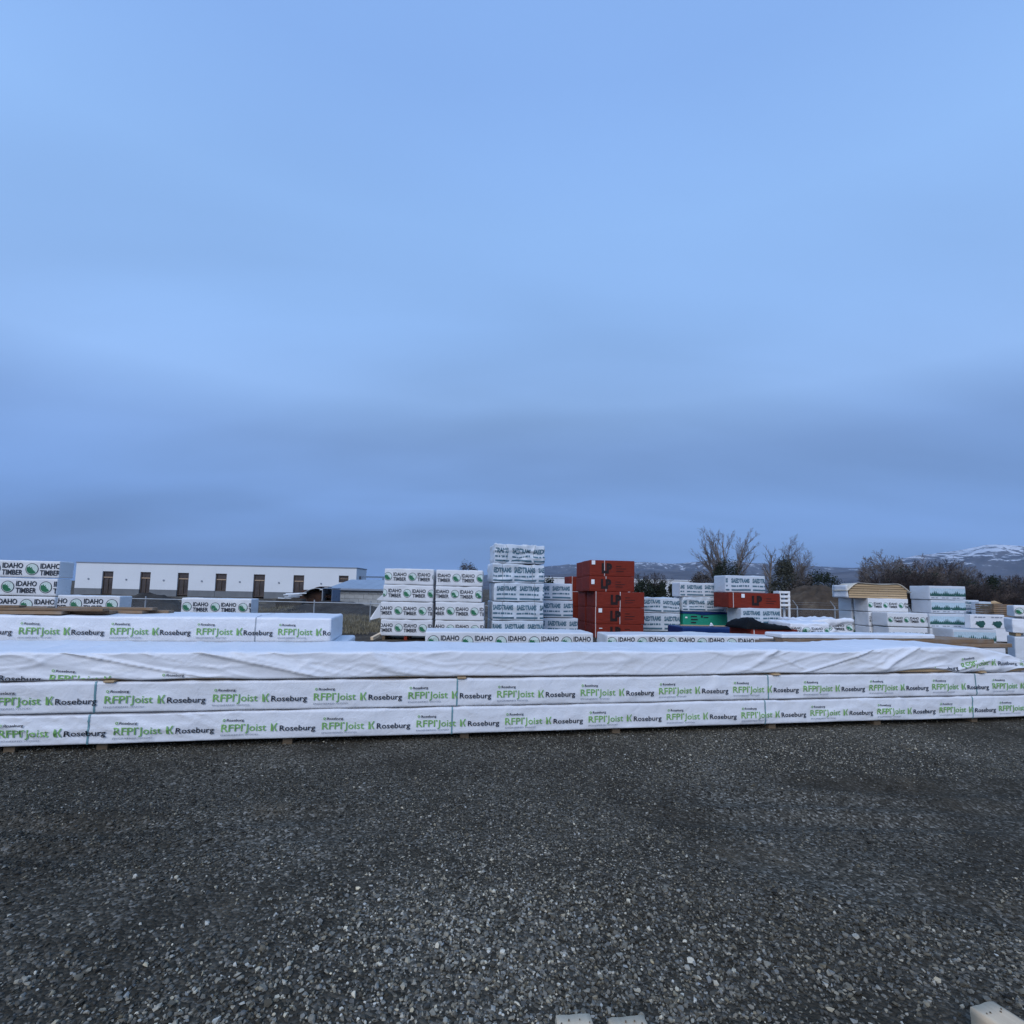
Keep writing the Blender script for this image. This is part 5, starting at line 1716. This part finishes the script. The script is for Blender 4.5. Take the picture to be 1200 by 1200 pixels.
# torn sheet over its top, curled at both ends
t = np.linspace(0, 1, 31)
Xs = -.10 + (pL + .22) * t
Zs = pH + .025 - .30 * np.clip((.16 - t) / .16, 0, 1) ** 1.3 - .34 * np.clip((t - .80) / .2, 0, 1) ** 1.4
V = []
for yy in np.linspace(-.06, D_ + .03, 8):
    V.append(np.stack([Xs, np.full(31, yy), Zs + .015 * np.sin(9 * t + yy * 4) * np.exp(-yy * 2)], -1))
V = np.concatenate(V); I = np.arange(31 * 8).reshape(8, 31)
o = link('wrap', mesh_from('wrap', V, np.stack([I[:-1, :-1], I[:-1, 1:], I[1:, 1:], I[1:, :-1]], -1).reshape(-1, 4), [flat_mat('cream_wrap', (0.62, 0.55, 0.44), .5)], True), pk_r)
md = o.modifiers.new('thickness', 'SOLIDIFY'); md.thickness = .015
P, Q = surf_grid(np.linspace(0, .03, 2), np.linspace(0, D_ + .05, 8), np.linspace(0, pH * .9, 8)); P[:, 0] += -.06 + .03 * vnoise(P * 5, 4) - .04 * P[:, 2]
link('end_wrap', mesh_from('end_wrap', P, Q, [M['wrap_idaho']], True), pk_r)
rid((990, 1040, 685.5, 699.8), 992, 20.95, 'white wrapped bundle behind the bare lumber pack', seed=99)

gP = 'bundles printed with a row of dark pines'
def pine(rect, st, Y, label, style='pines', wrap='wrap_grey', D=.95, **kw):
    return px_bundle(rect, Y, D, label, group=gP, yaw=yR, wrap=wrap, style=style, start=s_at(st, rect[2] + 8, rect, Y, yR), rad=.018, amp=.007, step=.06, **kw)
pine((1089, 1131, 686.4, 702.4), 1089.5, 19.5, 'top pine printed bundle of the right stack', seed=101)
pine((1091, 1131.4, 703, 718.4), 1091.5, 19.5, 'second pine printed bundle from the top', seed=102)
pine((1089, 1133, 719, 735.6), 1090, 19.5, 'third pine printed bundle from the top', seed=103)
pine((1092, 1116, 736.4, 752), 1130, 19.6, 'blank ended bundle at the foot of the pine printed stack', seed=104, style=None) if False else None
pine((1117, 1167, 737, 751), 1117.5, 18.6, 'lowest pine printed bundle, reaching right behind the planks', seed=105, z0=.06)
px_bundle((1090, 1133, 736.2, 752), 19.5, .95, 'plain lower bundle under the pine printed stack', group=gP, yaw=yR, wrap='wrap_grey', rad=.018, amp=.007, seed=106, step=.1, z0=.06)
pine((1126, 1147, 703, 714), 1127, 23, 'small wrapped bundle beside the second pine bundle', seed=107, style='slate', D=.3)
pine((1126, 1148, 714.6, 726), 1127, 23, 'small wrapped bundle below the one beside the pine stack', seed=108, style='slate', D=.3)
pine((1126, 1148, 726.6, 747.5), 1127, 23, 'lowest small bundle beside the pine stack, mostly hidden', seed=109, style=None) if False else px_bundle((1126, 1148, 726.6, 747.5), 23, .95, 'lowest small bundle beside the pine stack, mostly hidden', group=gP, yaw=yR, wrap='wrap_grey', seed=109, step=.1)
pine((1147.5, 1162, 705, 714.6), 1148, 22.2, 'short pine printed bundle left of the brown lumber pack', seed=110, D=.4)
pine((1148, 1164, 715.2, 728), 1148, 22.2, 'short wrapped bundle under the short pine printed one', seed=111, style='slate', D=.4)
px_bundle((1148, 1164, 728.6, 748), 22.2, .95, 'lowest short bundle left of the brown lumber pack, hidden', group=gP, yaw=yR, wrap='wrap_grey', seed=112, step=.1)
pine((1137, 1177, 720, 736.4), 1141, 18.6, 'white bundle printed with two large leafy trees', seed=113, style='bigtree', wrap='wrap_white', D=.25)
br, bL, bH = lumber_pack('lumber_pack', 'brown bare lumber pack at the right behind the tree printed bundle', (1164, 1188, 707.5, 722.4), 20.5, .8, yR, 6, 'wood_brown', seed=8, wrapsheet=False)
px_bundle((1163, 1190, 723, 752), 20.5, .8, 'wrapped bundle under the brown lumber pack', yaw=yR, wrap='wrap_white', seed=114, step=.1)
flap(br, [(-.10, 0, bH + .0), (.25, -.02, bH + .02), (.38, .0, bH + .0), (.1, .03, bH + .12), (-.05, .02, bH + .10)], 'wood', 'loose_flap')

# far right edge pile
gE = 'bundles at the right edge'
Ye = 13.0
yE = -.45
idaho((1188, 1250, 709.5, 722.4), 1189.5, Ye, .45, 'logo bundle cut by the right edge, on a white crumpled bundle', yE, .62, seed=121, group=gE)
px_bundle((1185.5, 1250, 722.8, 741.6), Ye, .45, 'crumpled plain white bundle at the right edge', group=gE, yaw=yE, wrap='wrap_top', seed=122, amp=.03, sag=.03, step=.05)
px_bundle((1188.5, 1250, 745.6, 779), Ye, .45, 'plain grey white bundle lowest at the right edge', group=gE, yaw=yE, wrap='wrap_grey', seed=123, z0=.08, step=.06)
a = at(1189, 745.6, Ye); b_ = at(1189, 741.8, Ye)
for i, dx in enumerate((.03, .40, .80)):
    q = Vector((a.x, Ye, 0)) + Vector((math.cos(yE), math.sin(yE), 0)) * dx + Vector((-math.sin(yE), math.cos(yE), 0)) * .02
    dunnage((q.x, q.y, a.z + .002), .10, .40, b_.z - a.z - .004, yE, 'wood spacer between the two plain bundles at the right edge', 'wood spacers at the right edge', 'wood')
    dunnage((q.x, q.y, -.02), .10, .40, .098, yE, 'bearer under the lowest bundle at the right edge', 'wood bearers at the right edge')

# ------------------------------------------------------------------ planks behind the front stack at right
Pp = row_origin(8.75, 3.0)
def upk(px, py=752, v=0.0): return hit_line(px, py, Pp + Vector((-math.sin(YAWF), math.cos(YAWF), 0)) * v, YAWF)
ztop = 0.90
gpl = 'long planks behind the front stack'
nb = 0
for lay, (zz, T) in enumerate(((ztop - .17, .078), (ztop - .088, .078))):
    for d in range(4):
        ua = upk((895, 918)[lay] + 9 * d + (6 if d % 2 else 0)); ub_ = upk((1186, 1165)[lay] - 7 * d)
        where = ('front', 'second', 'third', 'rearmost')[d]
        plank('timber_plank', '%s long brown plank in the %s layer behind the front stack' % (where, ('lower', 'upper')[lay]), Pp, YAWF, ua, .24 * d, zz, ub_ - ua, .225, T, 'wood_brown', gpl)
ua, ub_ = upk(917), upk(1096)
ex = Vector((math.cos(YAWF), math.sin(YAWF), 0))
p = Pp + ex * ua
bundle('plank_bundle', 'thin white wrapped pack lying on the long planks', 'lumber bundle', None, (p.x, p.y, ztop - .006), YAWF, ub_ - ua, .50, .085, wrap='wrap_white', amp=.012, seed=131, rad=.025, step=.05)
p = Pp + ex * upk(905) + Vector((0, .03, 0))
bundle('plank_bundle', 'wrapped lumber bundle carrying the long planks, hidden behind the front stack', 'lumber bundle', None, (p.x, p.y, .05), YAWF, upk(1180) - upk(905), .9, ztop - .17 - .055, wrap='wrap_white', amp=.008, seed=132, step=.12)
for k in range(3):
    q = p + ex * (.5 + 1.9 * k)
    dunnage((q.x, q.y + .05, -.03), .1, .8, .082, YAWF, 'bearer under the bundle carrying the long planks', 'wood bearers under the plank pile')

# ------------------------------------------------------------------ timber ends at the bottom of the picture
def near_beam(label, pc, width, length, dirv, T):
    """beam lying on the gravel; pc = middle of its far end, dirv = ground direction it runs from there"""
    dv = Vector((dirv[0], dirv[1], 0)).normalized()
    yaw = math.atan2(dv.y, dv.x) - math.pi / 2
    rng = random.Random(label)
    ex = Vector((-dv.y, dv.x, 0)) * -1
    xs = np.linspace(0, width, 9); ys = np.linspace(0, length, 22); zs = np.linspace(0, T, 6)
    P, Q = surf_grid(xs, ys, zs)
    R, n = rounded(P, (width, length, T), .007)
    R = R + n * (.0022 * vnoise(P * np.array([60, 9, 60]), 4))[:, None] - np.array([width / 2, 0, 0])
    o = link('timber_beam', mesh_from('timber_beam', R, Q, [M['wood_grey']], True), None, (pc.x, pc.y, float(ground_height(np.array([pc.x]), np.array([pc.y]))[0]) - .008), (0, 0, yaw))
    for k in range(4):
        aa = np.linspace(0, 2 * math.pi, 9)[:-1]
        cx_, cy_ = (k - 1.5) * width * .23 + rng.uniform(-.01, .01), .025 + rng.uniform(0, .03)
        r_ = rng.uniform(.002, .0035)
        V = np.concatenate([np.stack([cx_ + r_ * np.cos(aa), cy_ + r_ * np.sin(aa), np.full(8, T + .0035)], -1), np.stack([cx_ + r_ * np.cos(aa), cy_ + r_ * np.sin(aa), np.full(8, T - .004)], -1)])
        link('nail_head', mesh_from('nail_head', V, [np.arange(8)[None, :], np.array([[i, i + 8, (i + 1) % 8 + 8, (i + 1) % 8] for i in range(8)])], [M['wood_dark']]), o)
    return tag(o, label, 'timber', 'timber ends at the bottom edge')
def top_pt(px, py, z):
    d = ray(px, py); t_ = (z - EYE) / d.z
    return Vector((0, 0, EYE)) + d * t_
for (xa, ya, xb, yb3, T, lab, dr) in ((650.5, 1187.5, 692, 1185.0, .09, 'left of the two pale timber ends at the bottom edge', None), (711.5, 1190.0, 754.5, 1186.0, .09, 'right of the two pale timber ends at the bottom edge', None),
                                      (1135.5, 1175.0, 1163, 1167.5, .11, 'single pale beam end in the bottom right corner', (.30, -1.0))):
    a, b_ = top_pt(xa, ya, T), top_pt(xb, yb3, T)
    w = (b_ - a).length
    perp = Vector(((b_ - a).y, -(b_ - a).x, 0))
    if perp.y > 0: perp = -perp
    near_beam(lab, (a + b_) / 2, w, 1.3, (perp.x, perp.y), T)

# ================================================================== thin blue evening air over the valley
P, Q = surf_grid(np.array([-16000., 16000.]), np.array([-120., 14500.]), np.array([-6., 720.]))
hz = bpy.data.materials.new('evening_air')
hz.use_nodes = True
hn = hz.node_tree
hn.nodes.clear()
ho = hn.nodes.new('ShaderNodeOutputMaterial')
hv = hn.nodes.new('ShaderNodeVolumePrincipled')
hv.inputs['Color'].default_value = (0.52, 0.72, 1.0, 1)
hv.inputs['Density'].default_value = 0.000045
hn.links.new(hv.outputs[0], ho.inputs['Volume'])
tag(link('haze', mesh_from('haze', P, Q, [hz])), 'thin blue evening haze in front of the hills', 'haze', None, 'stuff')
